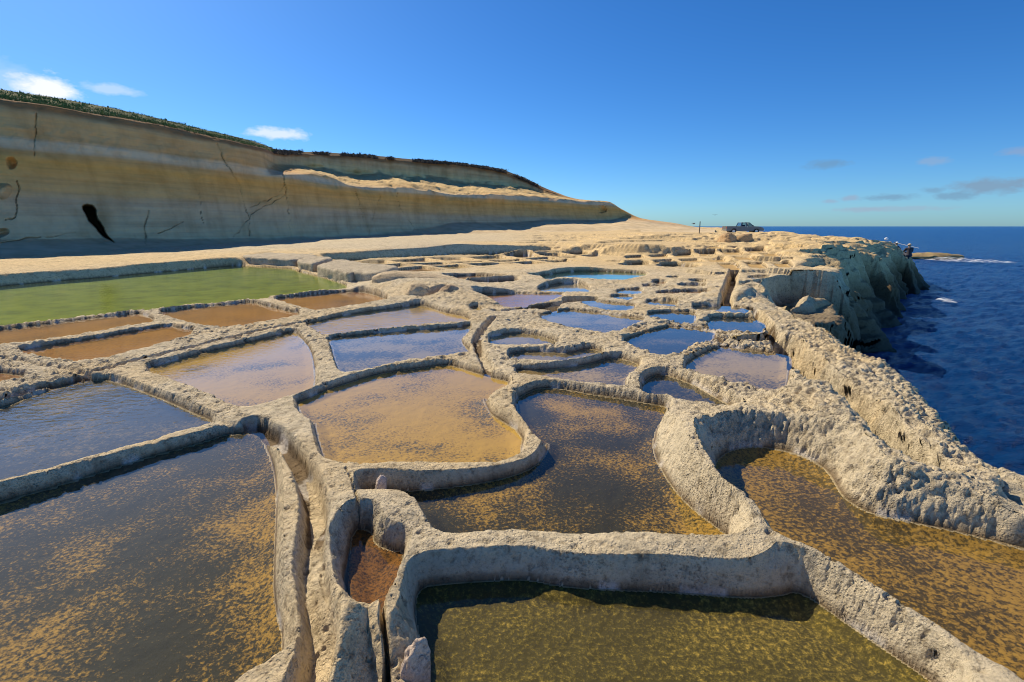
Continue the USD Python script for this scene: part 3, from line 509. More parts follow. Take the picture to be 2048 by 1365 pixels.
s1 |= (~s0) & (sd >= lim) & (sd < Wt)& (spc > Wt)
XY[s0] = nb[s0]; XY[s1] = nb[s1] + dirv[s1] * Wt[s1][:, None]
half = .40 * (D + D2); D = np.where(s0, 0, np.where(s1, Wt, D)); inside = np.where(s0, -1, inside)
R = np.hypot(XY[:, 0], XY[:, 1]); p3 = np.column_stack([XY, np.zeros(len(XY))])

# weathering of the rock
n_lo = fb(p3, .9, 3, 3); n_mid = fb(p3, 4.0, 3, 11)
land = P > -2.5
karst = sstep(0, 1, (XY[:, 0] - .22 * XY[:, 1] + .2) / 1.6) * sstep(2.0, 3.4, Y.ravel()) * (1 - .75 * sstep(8, 13, R))      # the right side is more eroded
rough = np.clip(.55 + .35 * karst + .45 * sstep(3.5, 7, R), 0, 1.2) * np.where(R > 26, .5, 1)
sandy = sstep(.42, .62, P) * sstep(20, 26, R) * (1 - sstep(-.15, .1, np.arctan2(XY[:, 0], XY[:, 1]) - .05))
rough *= 1 - .85 * sandy
P = P + .05 * n_lo * np.clip(R / 8, .6, 2) + rough * (.018 + .032 * karst) * n_mid
tz = sstep(22, 26, R) * (1 - sstep(58, 66, R)) * sstep(-.02, .06, np.arctan2(XY[:, 0], XY[:, 1])) * (P > .05)
pq = P + .10 * fb(p3 * [.5, 1, 1], .35, 3, 44); q_ = .13; fr = pq / q_ - np.floor(pq / q_)
P = P + tz * (q_ * (np.floor(pq / q_) + sstep(.46, .54, fr)) - pq) * 1.0
slope_sea = (1 - sstep(-.5, .2, P)) * (P > -3.5)
P = P + slope_sea * .25 * fb(p3, .5, 3, 51)
wob = .012 * np.clip(R / 4, .6, 2.0) * (fb(p3, 7.0, 2, 41) * 2)
Dw = D
A = np.maximum(P - w, .035 + .03 * meshkit.noise(p3 * 3, 5))
A = np.where(land, A, P - w)
Wd = np.minimum(.02 + .22 * np.clip(A, 0, .5) + .9 * np.clip(A - .2, 0, .3), np.maximum(half, .012))
t = np.clip(Dw / Wd, 0, 1)
ell = .93 * t ** .8 + .07 * sstep(.6, 3.0, D / Wd)
out = np.where(A > 0, w + A * ell, P)
far_from = sstep(1.0, 2.5, D)                               # away from pans the ground is the plain surface
Z = out * (1 - far_from) + P * far_from
ins = inside >= 0
ki = np.where(ins, inside, 0)
floor_n = .012 * fb(p3, 12, 3, 61)
Z = np.where(ins, W0[ki] - .004 - DEP[ki] * sstep(0, .10 + .6 * DEP[ki], D) + floor_n * sstep(0, .05, D) * np.minimum(DEP[ki] / .045, 1), Z)

# gutters, cracks and clefts: polyline, level, half width, depth, flat share
CUTS = [([(817,604),(800,607.5),(712,619),(634,632.5),(576,644.5),(497,660.5),(400,680),(312,704),(234,723),(185,735),(166,741),(117,753),(58,765),(0,786),(-250,860)], .12, .085, .11, .5),
 ([(0,705),(60,716),(137,730),(166,740)], .12, .07, .05, .3), ([(166,741),(205,752),(215,757)], .12, .06, .09, .3),
 ([(434,868),(350,889),(220,926),(100,962),(0,990),(-250,1062)], .14, .035, .12, .3),
 ([(440,868),(478,838),(530,830)], .14, .05, .05, .3), ([(230,748),(330,790),(440,838),(500,838)], .13, .05, .035, .3),
 ([(500,826),(537,841),(578,879),(599,916),(619,957),(632,1015),(626,1069),(623,1131),(632,1193),(645,1255),(640,1317),(625,1365),(600,1450)], .15, .085, .17, .45),
 ([(988,634),(976,645),(958.6,667),(953,686),(964,706),(972,724),(980,737)], .08, .08, .10, .5),
 ([(988,619),(1005,621),(1024,617),(1046,615),(1083,607.5),(1128,601.5)], .06, .13, .13, .5),
 ([(1500,610),(1526,630),(1545,648),(1565,667),(1584,687),(1602,706),(1617,722),(1633,737),(1655,757),(1682,777),(1711,798),(1730,813),(1763,850),(1792,888),(1821,921),(1838,940),(1870,965)], .1, .13, .30, .3),
 ([(1560,662),(1602,706),(1633,737),(1682,777),(1730,813),(1763,850),(1792,888),(1821,921),(1845,945)], .1, .24, .62, .45),
 ([(1471,541),(1464,558),(1457,580),(1453,600),(1452,606)], .1, .16, .5, .6),
 ([(690,924),(705,950),(712,985),(716,1000)], .2, .008, .04, .3), ([(764,1218),(770,1245),(766,1275),(776,1310),(772,1340),(781,1380),(778,1450)], .14, .014, .16, .3),
 ([(1487,568),(1495,563),(1510,563),(1530,567),(1545,571)], .2, .16, .12, .5),
 ([(852,594),(868,590),(886,588)], .12, .22, .22, .6), ([(592,541),(600,532),(640,526)], .2, .07, .15, .4)]
for px, zl, hw, dep, flat in CUTS:
    ln = on_z(chaikin(px, 2, False), zl)[:, :2]
    ls = LineString(ln); x0, y0, x1, y1 = ls.buffer(hw * 1.6).bounds
    m = np.nonzero((XY[:, 0] > x0) & (XY[:, 0] < x1) & (XY[:, 1] > y0) & (XY[:, 1] < y1) & ~ins)[0]
    if not len(m): continue
    s = np.array(shapely.segmentize(ls, max(hw * .25, .01)).coords)
    dd, _ = cKDTree(s).query(XY[m], workers=-1)
    dd = dd + wob[m] * .6
    k = 1 - sstep(hw * flat, hw * 1.15, dd)
    Z[m] -= dep * k * np.clip((Z[m] + .03) / .09, .15, 1) if dep < .3 else dep * k
# dry hollows: outline, level, floor drop, wall width
for px, zl, dep, wid in [([(690,1250),(742,1205),(762,1225),(800,1262),(838,1300),(842,1380),(830,1520),(610,1520),(655,1340)], .2, .16, .16),
                         ([(740,1004),(697,1030),(664,1101),(664,1138),(692,1168),(752,1205),(780,1172),(806,1118),(770,1085),(748,1050)], .2, .13, .10)]:
    pl = Polygon(on_z(chaikin(px), zl)[:, :2]).buffer(0); x0, y0, x1, y1 = pl.buffer(.05).bounds
    m = np.nonzero((XY[:, 0] > x0) & (XY[:, 0] < x1) & (XY[:, 1] > y0) & (XY[:, 1] < y1) & ~ins)[0]
    g = shapely.points(XY[m]); inn = shapely.contains(pl, g); dd = shapely.distance(pl.exterior, g)
    Z[m] -= np.where(inn, dep * sstep(0, wid, dd), 0)

V = np.column_stack([XY, Z])
F = grid_faces(NR, NC)
zf = Z[F].min(1)
keep_all = zf > -4.2
F = F[(Z[F].max(1) > SEA - .45)]
fa = np.arctan2(XY[F[:, 0], 0], XY[F[:, 0], 1]); F = F[~((fa < -.05) & (R[F].min(1) > 64) | (fa < -.35) & (R[F].min(1) > 46))]
N = vnormals(V, F)
N[N[:, 2] < 0] *= -1
# the rough skin of the stone, pushed along the surface so that walls are as rough as tops
bare = (~ins) & (Z > SEA - .5)
bz = np.nonzero(bare)[0]
q3 = V[bz]
kz, rz_, Rz = karst[bz], rough[bz], R[bz]
big = np.clip(Rz / 9, .8, 1.6) * (1 - .6 * sstep(14, 22, Rz))
h = (.020 + .02 * kz) * fb(q3, 9.0, 3, 21) + .036 * fb(q3, 24.0, 3, 22)
rg = 1 - np.abs(meshkit.noise(q3 * 8.0, 31) * 2 - 1); rg2 = 1 - np.abs(meshkit.noise(q3 * 19.0, 37) * 2 - 1)
h -= kz * (.034 * (rg ** 3 - .25) + .026 * (rg2 ** 3 - .25))
h += kz * (.06 * fb(q3, 4.0, 3, 39) + .03 * fb(q3, 34.0, 3, 40))
h += .034 * fb(q3, 13.0, 2, 23) * sstep(4, 8, Rz)
h *= rz_ * big
hm = sstep(.30, .40, np.arctan2(q3[:, 0], q3[:, 1])) * sstep(10.5, 13, Rz)
cr = 1 - np.abs(meshkit.noise(q3 * [1.1, 1.1, 1.6], 131) * 2 - 1)
hm = hm * sstep(.25, 1.1, D[bz])
h += hm * (.42 * fb(q3, .6, 4, 132) - .10 * (cr ** 8) + .42 * fb(q3 * [.6, .6, 3.2], 1.0, 4, 133))
# solution pits near the eye
cand = np.nonzero(Rz < 11)[0]
pc = q3[rng.choice(cand, 15000, p=(1 / (1 + (10 / np.maximum(Rz[cand], 1)) ** 2)) / np.sum(1 / (1 + (10 / np.maximum(Rz[cand], 1)) ** 2)))]
pr = rng.choice([.007, .009, .012, .016, .022, .03], len(pc), p=[.2, .25, .25, .18, .09, .03]) * np.clip(np.hypot(pc[:, 0], pc[:, 1]) / 4, .8, 1.8)
dp, ip = cKDTree(pc).query(q3[cand], k=2, workers=-1)
pd = np.zeros(len(cand))
for kk in range(2):
    q_ = 1 - (dp[:, kk] / pr[ip[:, kk]]) ** 2
    pd = np.maximum(pd, np.where(q_ > 0, np.sqrt(np.maximum(q_, 0)) * pr[ip[:, kk]] * .8, 0))
patch = sstep(-.16, .06, fb(q3[cand], 2.2, 2, 77))
h[cand] -= pd * (.15 + .85 * patch)
h *= np.clip(D[bz] / .02, 0, 1)
h = np.where(hm > 0, .15 * np.tanh(h / .15), h)
V[bz] += N[bz] * h[:, None]
Z = V[:, 2]
N = vnormals(V, F)
N[N[:, 2] < 0] *= -1
print('terrain', len(V), len(F))

# colour of the stone itself, with shade painted onto the headland's sea face
grey, gold, sand = np.array([.54, .465, .33]), np.array([.60, .45, .235]), np.array([.52, .445, .31])
th = np.arctan2(XY[:, 0], XY[:, 1])
gw = sstep(15, 28, R + 6 * n_lo) * .9
gw = np.maximum(gw, .35 * sstep(-.1, .2, fb(p3, 1.1, 3, 91)))
tint = grey * (1 - gw[:, None]) + gold * gw[:, None]
sw = (sandy * .95)[:, None]
tint = tint * (1 - sw) + sand * sw
hw_ = Z - w                                                    # damp brown line along the brine, crusted white here and there
stain = (1 - sstep(.012, .055, hw_)) * (D < .2) * (~ins)
salt = sstep(.1, .2, fb(p3, 4.0, 3, 95)) * (1 - sstep(.02, .05, hw_)) * (D < .2) * (~ins)
tint = tint * (1 - .85 * stain[:, None]) + np.array([.10, .058, .022]) * .85 * stain[:, None]
tint = tint * (1 - .6 * salt[:, None]) + np.array([.7, .66, .6]) * .6 * salt[:, None]
headland_shade = sstep(.28, .40, th) * sstep(9, 12, R) * (1 - sstep(-1.2, -.05, Z + .7 * fb(V, .8, 3, 141)))  # low headland face: browner rock, darkened further to paint in its shade
tint = tint * (1 - .9 * headland_shade[:, None]) + np.array([.125, .083, .042]) * .9 * headland_shade[:, None]
seaw = (1 - sstep(SEA + .2, SEA + 1.5, Z + .4 * n_lo))[:, None]
tint = tint * (1 - seaw) + np.array([.045, .042, .03]) * seaw
tint = np.clip(tint, 0, 1)

face_in = inside[F]
same = (face_in[:, 0] >= 0) & (face_in[:, 0] == face_in[:, 1]) & (face_in[:, 0] == face_in[:, 2])
v_, f_, n_, t_ = sub(V, F, ~same, N, tint)
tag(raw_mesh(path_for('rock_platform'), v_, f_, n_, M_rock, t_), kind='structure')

def ground_z(x, y):
    a = np.interp(math.atan2(x, y), az, np.arange(NC)); r = np.interp(math.hypot(x, y), rr, np.arange(NR))
    return float(Z.reshape(NR, NC)[int(round(r)), int(round(a))])

WATER = {'rip': M_water_rip, 'green': M_water_green, 'turq': M_water_turq}
def flat_poly(poly, z):
    vs, fs, n0 = [], [], 0
    for g in getattr(poly, 'geoms', [poly]):
        v2, f2 = trimesh.creation.triangulate_polygon(g, engine='earcut')
        vs.append(np.column_stack([v2, np.full(len(v2), z)])); fs.append(f2 + n0); n0 += len(v2)
    v, f = np.vstack(vs), np.vstack(fs)
    nz = np.cross(v[f[:, 1]] - v[f[:, 0]], v[f[:, 2]] - v[f[:, 0]])[:, 2]
    f[nz < 0] = f[nz < 0][:, ::-1]
    return v, f

ROWS = ['first', 'second', 'third', 'fourth', 'fifth', 'sixth', 'seventh', 'eighth', 'ninth', 'tenth', 'eleventh', 'twelfth']
for k, p in enumerate(pans):
    sel = same & (face_in[:, 0] == k)
    if not sel.any(): continue
    t = thing('salt_pan')
    tp = str(t.GetPath())
    if p['label']:
        tag(t, p['label'], 'salt pan')
    else:
        i = p['far']
        if i < NG:
            row, n_ = (0, i) if i < 7 else ((1, i - 7) if i < 14 else (2, i - 14))
            tag(t, f"thin brown salt pan, {['first', 'second', 'third', 'fourth', 'fifth', 'sixth', 'seventh'][n_]} from left in {['row bordering', 'second row below', 'third row below'][row]} the long green reservoir", 'salt pan', 'thin salt pans of the far grid')
        elif i in (NG, NG + 1): tag(t, ['small blue salt pan above the left half of the pool wall', 'small blue salt pan above the right end of the pool wall'][i - NG], 'salt pan')
        elif i == NG + 2 + len(TERR): tag(t, 'narrow wet blue salt pan behind the cleft, nearest the headland', 'salt pan')
        elif i < NG + 2 + len(TERR):
            k_ = i - NG - 2; row, n_ = (0, k_) if k_ < 6 else ((1, k_ - 6) if k_ < 11 else (2, k_ - 11))
            tag(t, f"shallow dry golden salt pan, {['first', 'second', 'third', 'fourth', 'fifth', 'sixth'][n_]} from left in the {['top', 'middle', 'lowest'][row]} terrace row", 'salt pan', 'dry salt pans on the terraces')
        else: tag(t, ['dry sandy hollow at the right end of the terraces, above the headland slope', 'dry little salt pan just below the pale terrace wall'][i - NG - 3 - len(TERR)], 'salt pan')
    v_, f_, n_, _ = sub(V, F, sel, N)
    raw_mesh(path_for('pan_floor', tp), v_, f_, n_, FLOORS[p['floor']])
    if p.get('wet', True):
        v_, f_ = flat_poly(p['poly'].buffer(.03 if p['poly'].centroid.y < 20 else .05).simplify(.002), p['w'])
        raw_mesh(path_for('brine', tp), v_, f_, np.tile([0, 0, 1.0], (len(v_), 1)), WATER.get(p['o'].get('water'), M_water))

# ------------------------------------------------------------------ sea
sr = np.concatenate([np.geomspace(4, 160, 330), np.geomspace(165, 30000, 60)])
sa = np.radians(np.concatenate([np.linspace(8, 25, 40)[:-1], np.linspace(25, 62, 280)]))
SXY = np.stack([(np.sin(sa)[None] * sr[:, None]).ravel(), (np.cos(sa)[None] * sr[:, None]).ravel()], 1)
sp = np.column_stack([SXY, np.zeros(len(SXY))])
fade = 1 - sstep(90, 160, np.hypot(*SXY.T))
rot = np.array([[.93, .37, 0], [-.37, .93, 0], [0, 0, 1]])
spr = sp @ rot.T
wv = .24 * fb(spr * [.35, .8, 1], 1.0, 4, 5) + .11 * (1 - np.abs(meshkit.noise(spr * [.9, 1.9, 1], 8) * 2 - 1)) + .15 * fb(spr * [2.2, 4.6, 1], 1.0, 3, 9)
sv = np.column_stack([SXY, SEA + wv * fade - .08])
sf = grid_faces(len(sr), len(sa))
M_sea = usdkit.material(stage, '/World/Looks/sea_water', {
    'g': ('geometry', {}), 'm': ('mapping', dict(scale=(.55, 1.3, 1.0), rotation=(0, 0, .35))),
    'n': ('noise_texture', dict(scale=3.4, detail=9.0, roughness=.74)), 'n2': ('noise_texture', dict(scale=.12, detail=4.0, roughness=.6)),
    'b': ('bump', dict(strength=1.0, distance=.34)), 'b2': ('bump', dict(strength=.5, distance=1.2)),
    'p': ('principled_bsdf', dict(base_color=(.001, .044, .18), roughness=.25, ior=1.33, specular_ior_level=.24)),
}, [('g.position', 'm.vector'), ('m.vector', 'n.vector'), ('m.vector', 'n2.vector'), ('n.fac', 'b.height'), ('n2.fac', 'b2.height'), ('b.normal', 'b2.normal'), ('b2.normal', 'p.normal')], surface='p.BSDF')
tag(raw_mesh(path_for('sea'), sv, sf, vnormals(sv, sf), M_sea), kind='structure')

# ------------------------------------------------------------------ sandstone cliff and its sand apron: columns of the face by bearing; (v, distance) from foot to top
COLS = [  # u, foot, apron, base, lower face, ledge front, ledge back, rim, back of the plateau
 (-700, (560,20),(525,22),(500,24),(330,25.5),(200,27),(120,28.5),(60,30),(40,45)),
 (-300, (535,25),(512,27),(494,28.5),(360,29.8),(290,30.8),(220,32),(165,33),(150,50)),
 (0, (520,29),(503,31),(484,33),(380,34.2),(310,35),(250,35.8),(197,36.6),(180,55)),
 (200, (512,33),(498,35),(480,37),(390,38),(330,38.6),(275,39.4),(230,40.2),(213,58)),
 (400, (505,38),(493,40),(478,42),(400,43),(350,43.8),(305,44.6),(270,45.4),(257,62)),
 (520, (500,42),(489,44.5),(474,46.5),(400,47.5),(355,48.2),(320,49),(297,49.6),(287,66)),
 (565, (498,44),(487,46.5),(472,48.5),(400,49.5),(352,50.3),(328,58),(308,58.6),(303,74)),
 (620, (496,46),(485,49),(470,51),(400,52),(350,52.8),(331,66),(309,66.6),(305,84)),
 (700, (493,49),(482,53),(467,55),(410,56),(369,56.8),(344,70.5),(313,71.2),(309,88)),
 (800, (489,53),(478,58),(462,60),(415,61),(379,61.8),(352,76.5),(321,77.2),(317,95)),
 (860, (485,56),(474,61),(455,64),(415,65),(383,65.8),(358,81),(326,81.6),(322,100)),
 (920, (482,58),(463,63),(443,68),(415,69),(388,69.8),(364,85),(331,85.6),(327,104)),
 (1000, (480,60),(463,67),(444,73),(418,74),(391,74.8),(370,90),(343,90.6),(339,111)),
 (1050, (479,61),(462,69),(443,77),(418,78),(393,78.8),(376,92),(362,92.6),(358,113)),
 (1100, (478,62),(460,71),(439,80),(417,81),(396,81.8),(389,89),(384,90),(381,110)),
 (1160, (477,64),(458,74),(440,84),(420,85),(402,86),(400.5,90),(400,93),(399.5,114)),
 (1215, (475,66),(456,78),(440,88),(421,89),(405,90),(404,94),(404,97),(404,118)),
 (1245, (473,68),(454,80),(436,91),(428,92),(421,93),(420.5,97),(420,100),(420,120)),
 (1285, (471,70),(455,82),(441,92),(439.5,95),(438.5,98),(438,102),(438,106),(438,125)),
 (1340, (469,73),(458,84),(450,94),(447,98),(446,102),(445.5,106),(445.5,110),(446,130)),
 (1400, (467,76),(461,86),(457,95),(456,100),(455.5,105),(455.5,110),(455.8,115),(457,140)),
 (1480, (470,76),(466,86),(463,95),(462,100),(462,105),(462,110),(462,115),(463,140)),
]
cu = np.array([q[0] for q in COLS], float)
cv = np.array([[p[0] for p in q[1:]] for q in COLS], float); cdp = np.array([[p[1] for p in q[1:]] for q in COLS], float)
cdp *= np.interp(cu, [0, 400, 800], [.80, .86, 1.0])[:, None]
us = np.concatenate([np.linspace(-700, -60, 100)[:-1], np.linspace(-60, 1430, 860)])
ts_key = np.array([0, .14, .27, .52, .70, .80, .95, 1.0])
ts = np.linspace(0, 1, 262)
from scipy.interpolate import PchipInterpolator
uw = np.interp(us, us, us)
cvu = np.stack([PchipInterpolator(cu, cv[:, k])(us) for k in range(8)], 0); cdu = np.stack([PchipInterpolator(cu, cdp[:, k])(us) for k in range(8)], 0)
vv = PchipInterpolator(ts_key, cvu, axis=0)(ts); dd = PchipInterpolator(ts_key, cdu, axis=0)(ts)
UU = np.broadcast_to(us, vv.shape)
base3 = at_d(np.stack([UU.ravel(), vv.ravel()], 1), dd.ravel())
T = np.broadcast_to(ts[:, None], vv.shape).ravel(); U = UU.ravel(); VV = vv.ravel()
face = sstep(.2, .3, T) * (1 - sstep(.93, .99, T))
up2 = sstep(.78, .83, T) * sstep(575, 640, U)
bulge = 1.6 * fb(base3 * [1, 1, .35], .11, 3, 71) + up2 * (5.0 * fb(base3 * [1, 1, .25], .16, 4, 171)) + sstep(.6, .7, T) * (1 - sstep(.78, .82, T)) * sstep(575, 640, U) * 4.0 * fb(base3 * [1, 1, .3], .35, 4, 172) + .35 * fb(base3 * [1, 1, .6], .5, 3, 72) + .10 * fb(base3 * [1, 1, 3.0], 1.1, 3, 73)
rimrough = .5 * sstep(.88, .95, T) * (1 - sstep(.965, 1, T)) * fb(base3, .8, 4, 74) + .25 * sstep(.70, .76, T) * (1 - sstep(.80, .84, T)) * fb(base3, 1.5, 4, 75)
push = face * bulge + 1.6 * rimrough
def near_line(px, wpx):
    d = shapely.distance(LineString(chaikin(px, 1, False)), shapely.points(U + JU, VV + JV)); return np.clip(1 - d / wpx, 0, 1)
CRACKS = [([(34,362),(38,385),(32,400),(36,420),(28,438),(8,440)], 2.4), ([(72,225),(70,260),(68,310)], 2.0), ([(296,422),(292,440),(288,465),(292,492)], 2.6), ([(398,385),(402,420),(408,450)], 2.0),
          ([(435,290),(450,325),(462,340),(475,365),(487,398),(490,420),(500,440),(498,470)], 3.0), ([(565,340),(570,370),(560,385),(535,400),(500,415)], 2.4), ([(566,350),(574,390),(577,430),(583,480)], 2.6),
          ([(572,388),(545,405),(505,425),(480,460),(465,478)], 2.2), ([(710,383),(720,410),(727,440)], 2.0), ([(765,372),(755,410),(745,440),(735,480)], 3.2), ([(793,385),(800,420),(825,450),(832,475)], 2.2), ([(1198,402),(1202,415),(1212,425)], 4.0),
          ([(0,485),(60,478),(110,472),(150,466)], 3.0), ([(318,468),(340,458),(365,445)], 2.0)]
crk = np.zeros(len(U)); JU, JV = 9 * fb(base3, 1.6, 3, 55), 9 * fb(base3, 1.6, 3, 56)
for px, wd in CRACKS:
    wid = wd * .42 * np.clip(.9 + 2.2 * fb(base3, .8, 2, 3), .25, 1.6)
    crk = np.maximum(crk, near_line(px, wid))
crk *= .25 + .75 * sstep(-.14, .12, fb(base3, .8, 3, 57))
push += .22 * crk ** .7
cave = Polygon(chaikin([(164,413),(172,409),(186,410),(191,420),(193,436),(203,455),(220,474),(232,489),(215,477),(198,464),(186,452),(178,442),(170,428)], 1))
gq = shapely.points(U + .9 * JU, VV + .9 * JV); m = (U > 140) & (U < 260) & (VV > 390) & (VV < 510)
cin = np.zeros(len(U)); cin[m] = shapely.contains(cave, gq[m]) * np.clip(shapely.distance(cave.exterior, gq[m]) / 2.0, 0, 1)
push += 2.6 * cin
holes = [((22,326),9,10,.5),((4,382),14,12,-.6),((4,466),10,7,.5),((1205,418),7,8,.8)]
for (hu, hv), ru, rv, dpt in holes:
    push += dpt * np.clip(1.3 - np.hypot((U + 1.6 * JU - hu) / ru, (VV + 1.6 * JV - hv) / rv), 0, 1) ** .6
rd = rays(np.stack([U, VV], 1)); rd[:, 2] = 0; rd /= np.linalg.norm(rd, axis=1, keepdims=True)
CV = base3 + rd * push[:, None]
led = sstep(.68, .73, T) * (1 - sstep(.80, .86, T)) * sstep(575, 640, U) * (1 - sstep(1080, 1150, U))
CV[:, 2] += led * (1.6 * fb(base3, .16, 4, 181) + .5 * fb(base3, .8, 3, 182))
CV[:, 2] += .25 * fb(base3, .3, 3, 81) * sstep(.9, .97, T) + (1 - face) * .25 * fb(base3, .22, 3, 82) * (1 - sstep(.5, .6, T))
CF = grid_faces(len(ts), len(us))
CN = vnormals(CV, CF)
zc = CV[:, 2] + .35 * fb(base3, .15, 3, 84) + .015 * (CV[:, 0] + 30)
strata_z = np.array([-2, 1.0, 2.2, 3.4, 3.9, 5.4, 5.9, 6.1, 6.5, 6.7, 7.7, 8.3, 9.5, 20])
pale, och, gry = [.47, .42, .34], [.52, .32, .11], [.40, .345, .27]
strata_c = np.array([[.56, .46, .31], [.45, .40, .30], [.38, .36, .29], gry, [.45, .33, .18], och, [.44, .31, .16], pale, pale, [.44, .32, .18], [.43, .32, .18], [.40, .33, .22], [.37, .31, .21], [.38, .31, .21]])
ct = np.stack([np.interp(zc, strata_z, strata_c[:, k]) for k in range(3)], 1)
lay = 1 + .18 * fb(np.column_stack([CV[:, 0] * .06, CV[:, 1] * .06, CV[:, 2] * 3.0]), 1.0, 4, 85)
ct *= lay[:, None] * np.array([1.20, 1.0, .78])
ap = ((1 - sstep(.2, .29, T)) * 1.0)[:, None]; ct = ct * (1 - ap) + np.array([.56, .45, .29]) * ap
lg = (sstep(.69, .73, T) * (1 - sstep(.82, .88, T)) * sstep(560, 620, U))[:, None]; ct = ct * (1 - .8 * lg) + np.array([.56, .43, .22]) * .8 * lg
soil = (sstep(.885, .925, T + .04 * fb(base3, .7, 3, 86)))[:, None] * (1 - .75 * sstep(1080, 1150, U))[:, None]; ct = ct * (1 - .85 * soil) + np.array([.24, .115, .045]) * .85 * soil
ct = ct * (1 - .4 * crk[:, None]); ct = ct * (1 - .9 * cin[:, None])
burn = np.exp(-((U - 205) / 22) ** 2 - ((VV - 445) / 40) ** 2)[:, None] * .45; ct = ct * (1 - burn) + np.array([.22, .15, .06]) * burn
top = (sstep(.945, .96, T) * (1 - sstep(1060, 1120, U)))[:, None]; ct = ct * (1 - .96 * top) + np.array([.05, .036, .018]) * .85 * top
green = (sstep(.955, .975, T) * (1 - sstep(470, 580, U)))[:, None]; ct = ct * (1 - .9 * green) + np.array([.06, .075, .02]) * .8 * green
M_cliff = usdkit.material(stage, '/World/Looks/sandstone', {
    'at': ('attribute', dict(attribute='tint')), 'g': ('geometry', {}),
    'm1': ('mapping', dict(scale=(.10, .10, 3.2))), 'm2': ('mapping', dict(scale=(1.1, 1.1, .12))),
    'a': ('noise_texture', dict(scale=1.0, detail=6.0, roughness=.6)), 'b': ('noise_texture', dict(scale=1.0, detail=5.0, roughness=.6)), 'c': ('noise_texture', dict(scale=.6, detail=8.0, roughness=.65)), 'd': ('noise_texture', dict(scale=7.0, detail=8.0, roughness=.7)),
    'ra': ('rgb_ramp', dict(ramp=[(.3, (.84, .82, .80)), (.5, (1, 1, 1)), (.72, (1.12, 1.08, 1.0))])), 'rb': ('rgb_ramp', dict(ramp=[(.28, (.80, .77, .72)), (.5, (1, 1, 1)), (.75, (1.06, 1.05, 1.03))])),
    'rc': ('rgb_ramp', dict(ramp=[(.3, (.80, .77, .72)), (.55, (1, 1, 1)), (.75, (1.12, 1.08, 1.0))])),
    'x1': ('mix', dict(mix_type='multiply', fac=1.0)), 'x2': ('mix', dict(mix_type='multiply', fac=.8)), 'x3': ('mix', dict(mix_type='multiply', fac=1.0)),
    'b1': ('bump', dict(strength=.35, distance=.2)), 'b2': ('bump', dict(strength=.6, distance=.08)),
    'p': ('principled_bsdf', dict(roughness=.95, specular_ior_level=.1)),
}, [('g.position', 'm1.vector'), ('g.position', 'm2.vector'), ('m1.vector', 'a.vector'), ('m2.vector', 'b.vector'), ('g.position', 'c.vector'), ('g.position', 'd.vector'), ('a.fac', 'ra.fac'), ('b.fac', 'rb.fac'), ('c.fac', 'rc.fac'),
    ('at.color', 'x1.color1'), ('ra.color', 'x1.color2'), ('x1.color', 'x2.color1'), ('rb.color', 'x2.color2'), ('x2.color', 'x3.color1'), ('rc.color', 'x3.color2'), ('x3.color', 'p.base_color'),
    ('a.fac', 'b1.height'), ('d.fac', 'b2.height'), ('b1.normal', 'b2.normal'), ('b2.normal', 'p.normal')], surface='p.BSDF')
tag(raw_mesh(path_for('sandstone_cliff'), CV, CF, CN, M_cliff, np.clip(ct, 0, 1)), kind='structure')

# plants along the cliff's rim: grass on the left, dry scrub to the right
def tufts(us0, us1, n, hmin, hmax, spread, seed, tmin=.955):
    g = np.random.default_rng(seed)
    pos = CV.reshape(len(ts), len(us), 3); out_v, out_f = [], []
    ti = np.searchsorted(ts, tmin)
    for k in range(n):
        j = np.searchsorted(us, g.uniform(us0, us1)); i = min(len(ts) - 1, int(ti + (abs(g.normal(0, 4)) if g.uniform() < .5 else g.uniform(0, len(ts) - ti))))
        if meshkit.noise(np.array([[us[min(j, len(us) - 1)] * .05, seed, 0]]), 5)[0] < (.1 if us1 < 600 else .3): continue
        p = pos[i, min(j, len(us) - 1)] + [g.normal(0, .1), g.normal(0, .1), -.05]
        h = g.uniform(hmin, hmax) * (1.6 if g.uniform() < .06 else 1)
        for b in range(7):
            a = g.uniform(0, 2 * math.pi); o = np.array([math.cos(a), math.sin(a), 0])
            q = p + o * g.uniform(0, spread); sdv = np.array([-o[1], o[0], 0]) * h * .22
            tip = q + o * h * g.uniform(.1, .7) + [0, 0, h * g.uniform(.6, 1)]
            n0 = len(out_v); out_v += [q - sdv, q + sdv, tip + sdv * .4, tip - sdv * .4]; out_f += [[n0, n0 + 1, n0 + 2], [n0, n0 + 2, n0 + 3]]
    return np.array(out_v), np.array(out_f)
M_grass = plain('rim_grass', (.10, .13, .03), .8, noise=.5, nscale=.8)
M_scrub = plain('dry_scrub', (.065, .045, .03), .9, noise=.5, nscale=1.5)
v_, f_ = tufts(-300, 545, 5200, .04, .15, .3, 3)
tag(raw_mesh(path_for('cliff_top_grass'), v_, f_, None, M_grass), 'green grass growing along the left part of the cliff rim', 'grass', kind='stuff')
v_, f_ = tufts(545, 1075, 3600, .08, .30, .4, 4, .945)
tag(raw_mesh(path_for('cliff_top_scrub'), v_, f_, None, M_scrub), 'dark dry scrub fringing the rim of the farther cliff', 'scrub', kind='stuff')

# ------------------------------------------------------------------ loose stones and cut blocks
def tinted(path, mesh, col, mat=M_rock):
    v, f = np.array(mesh.vertices), np.array(mesh.faces)
    return raw_mesh(path, v, f, vnormals(v, f), mat, np.tile(col, (len(v), 1)) * (1 + .3 * fb(v, 3, 2, 1))[:, None])

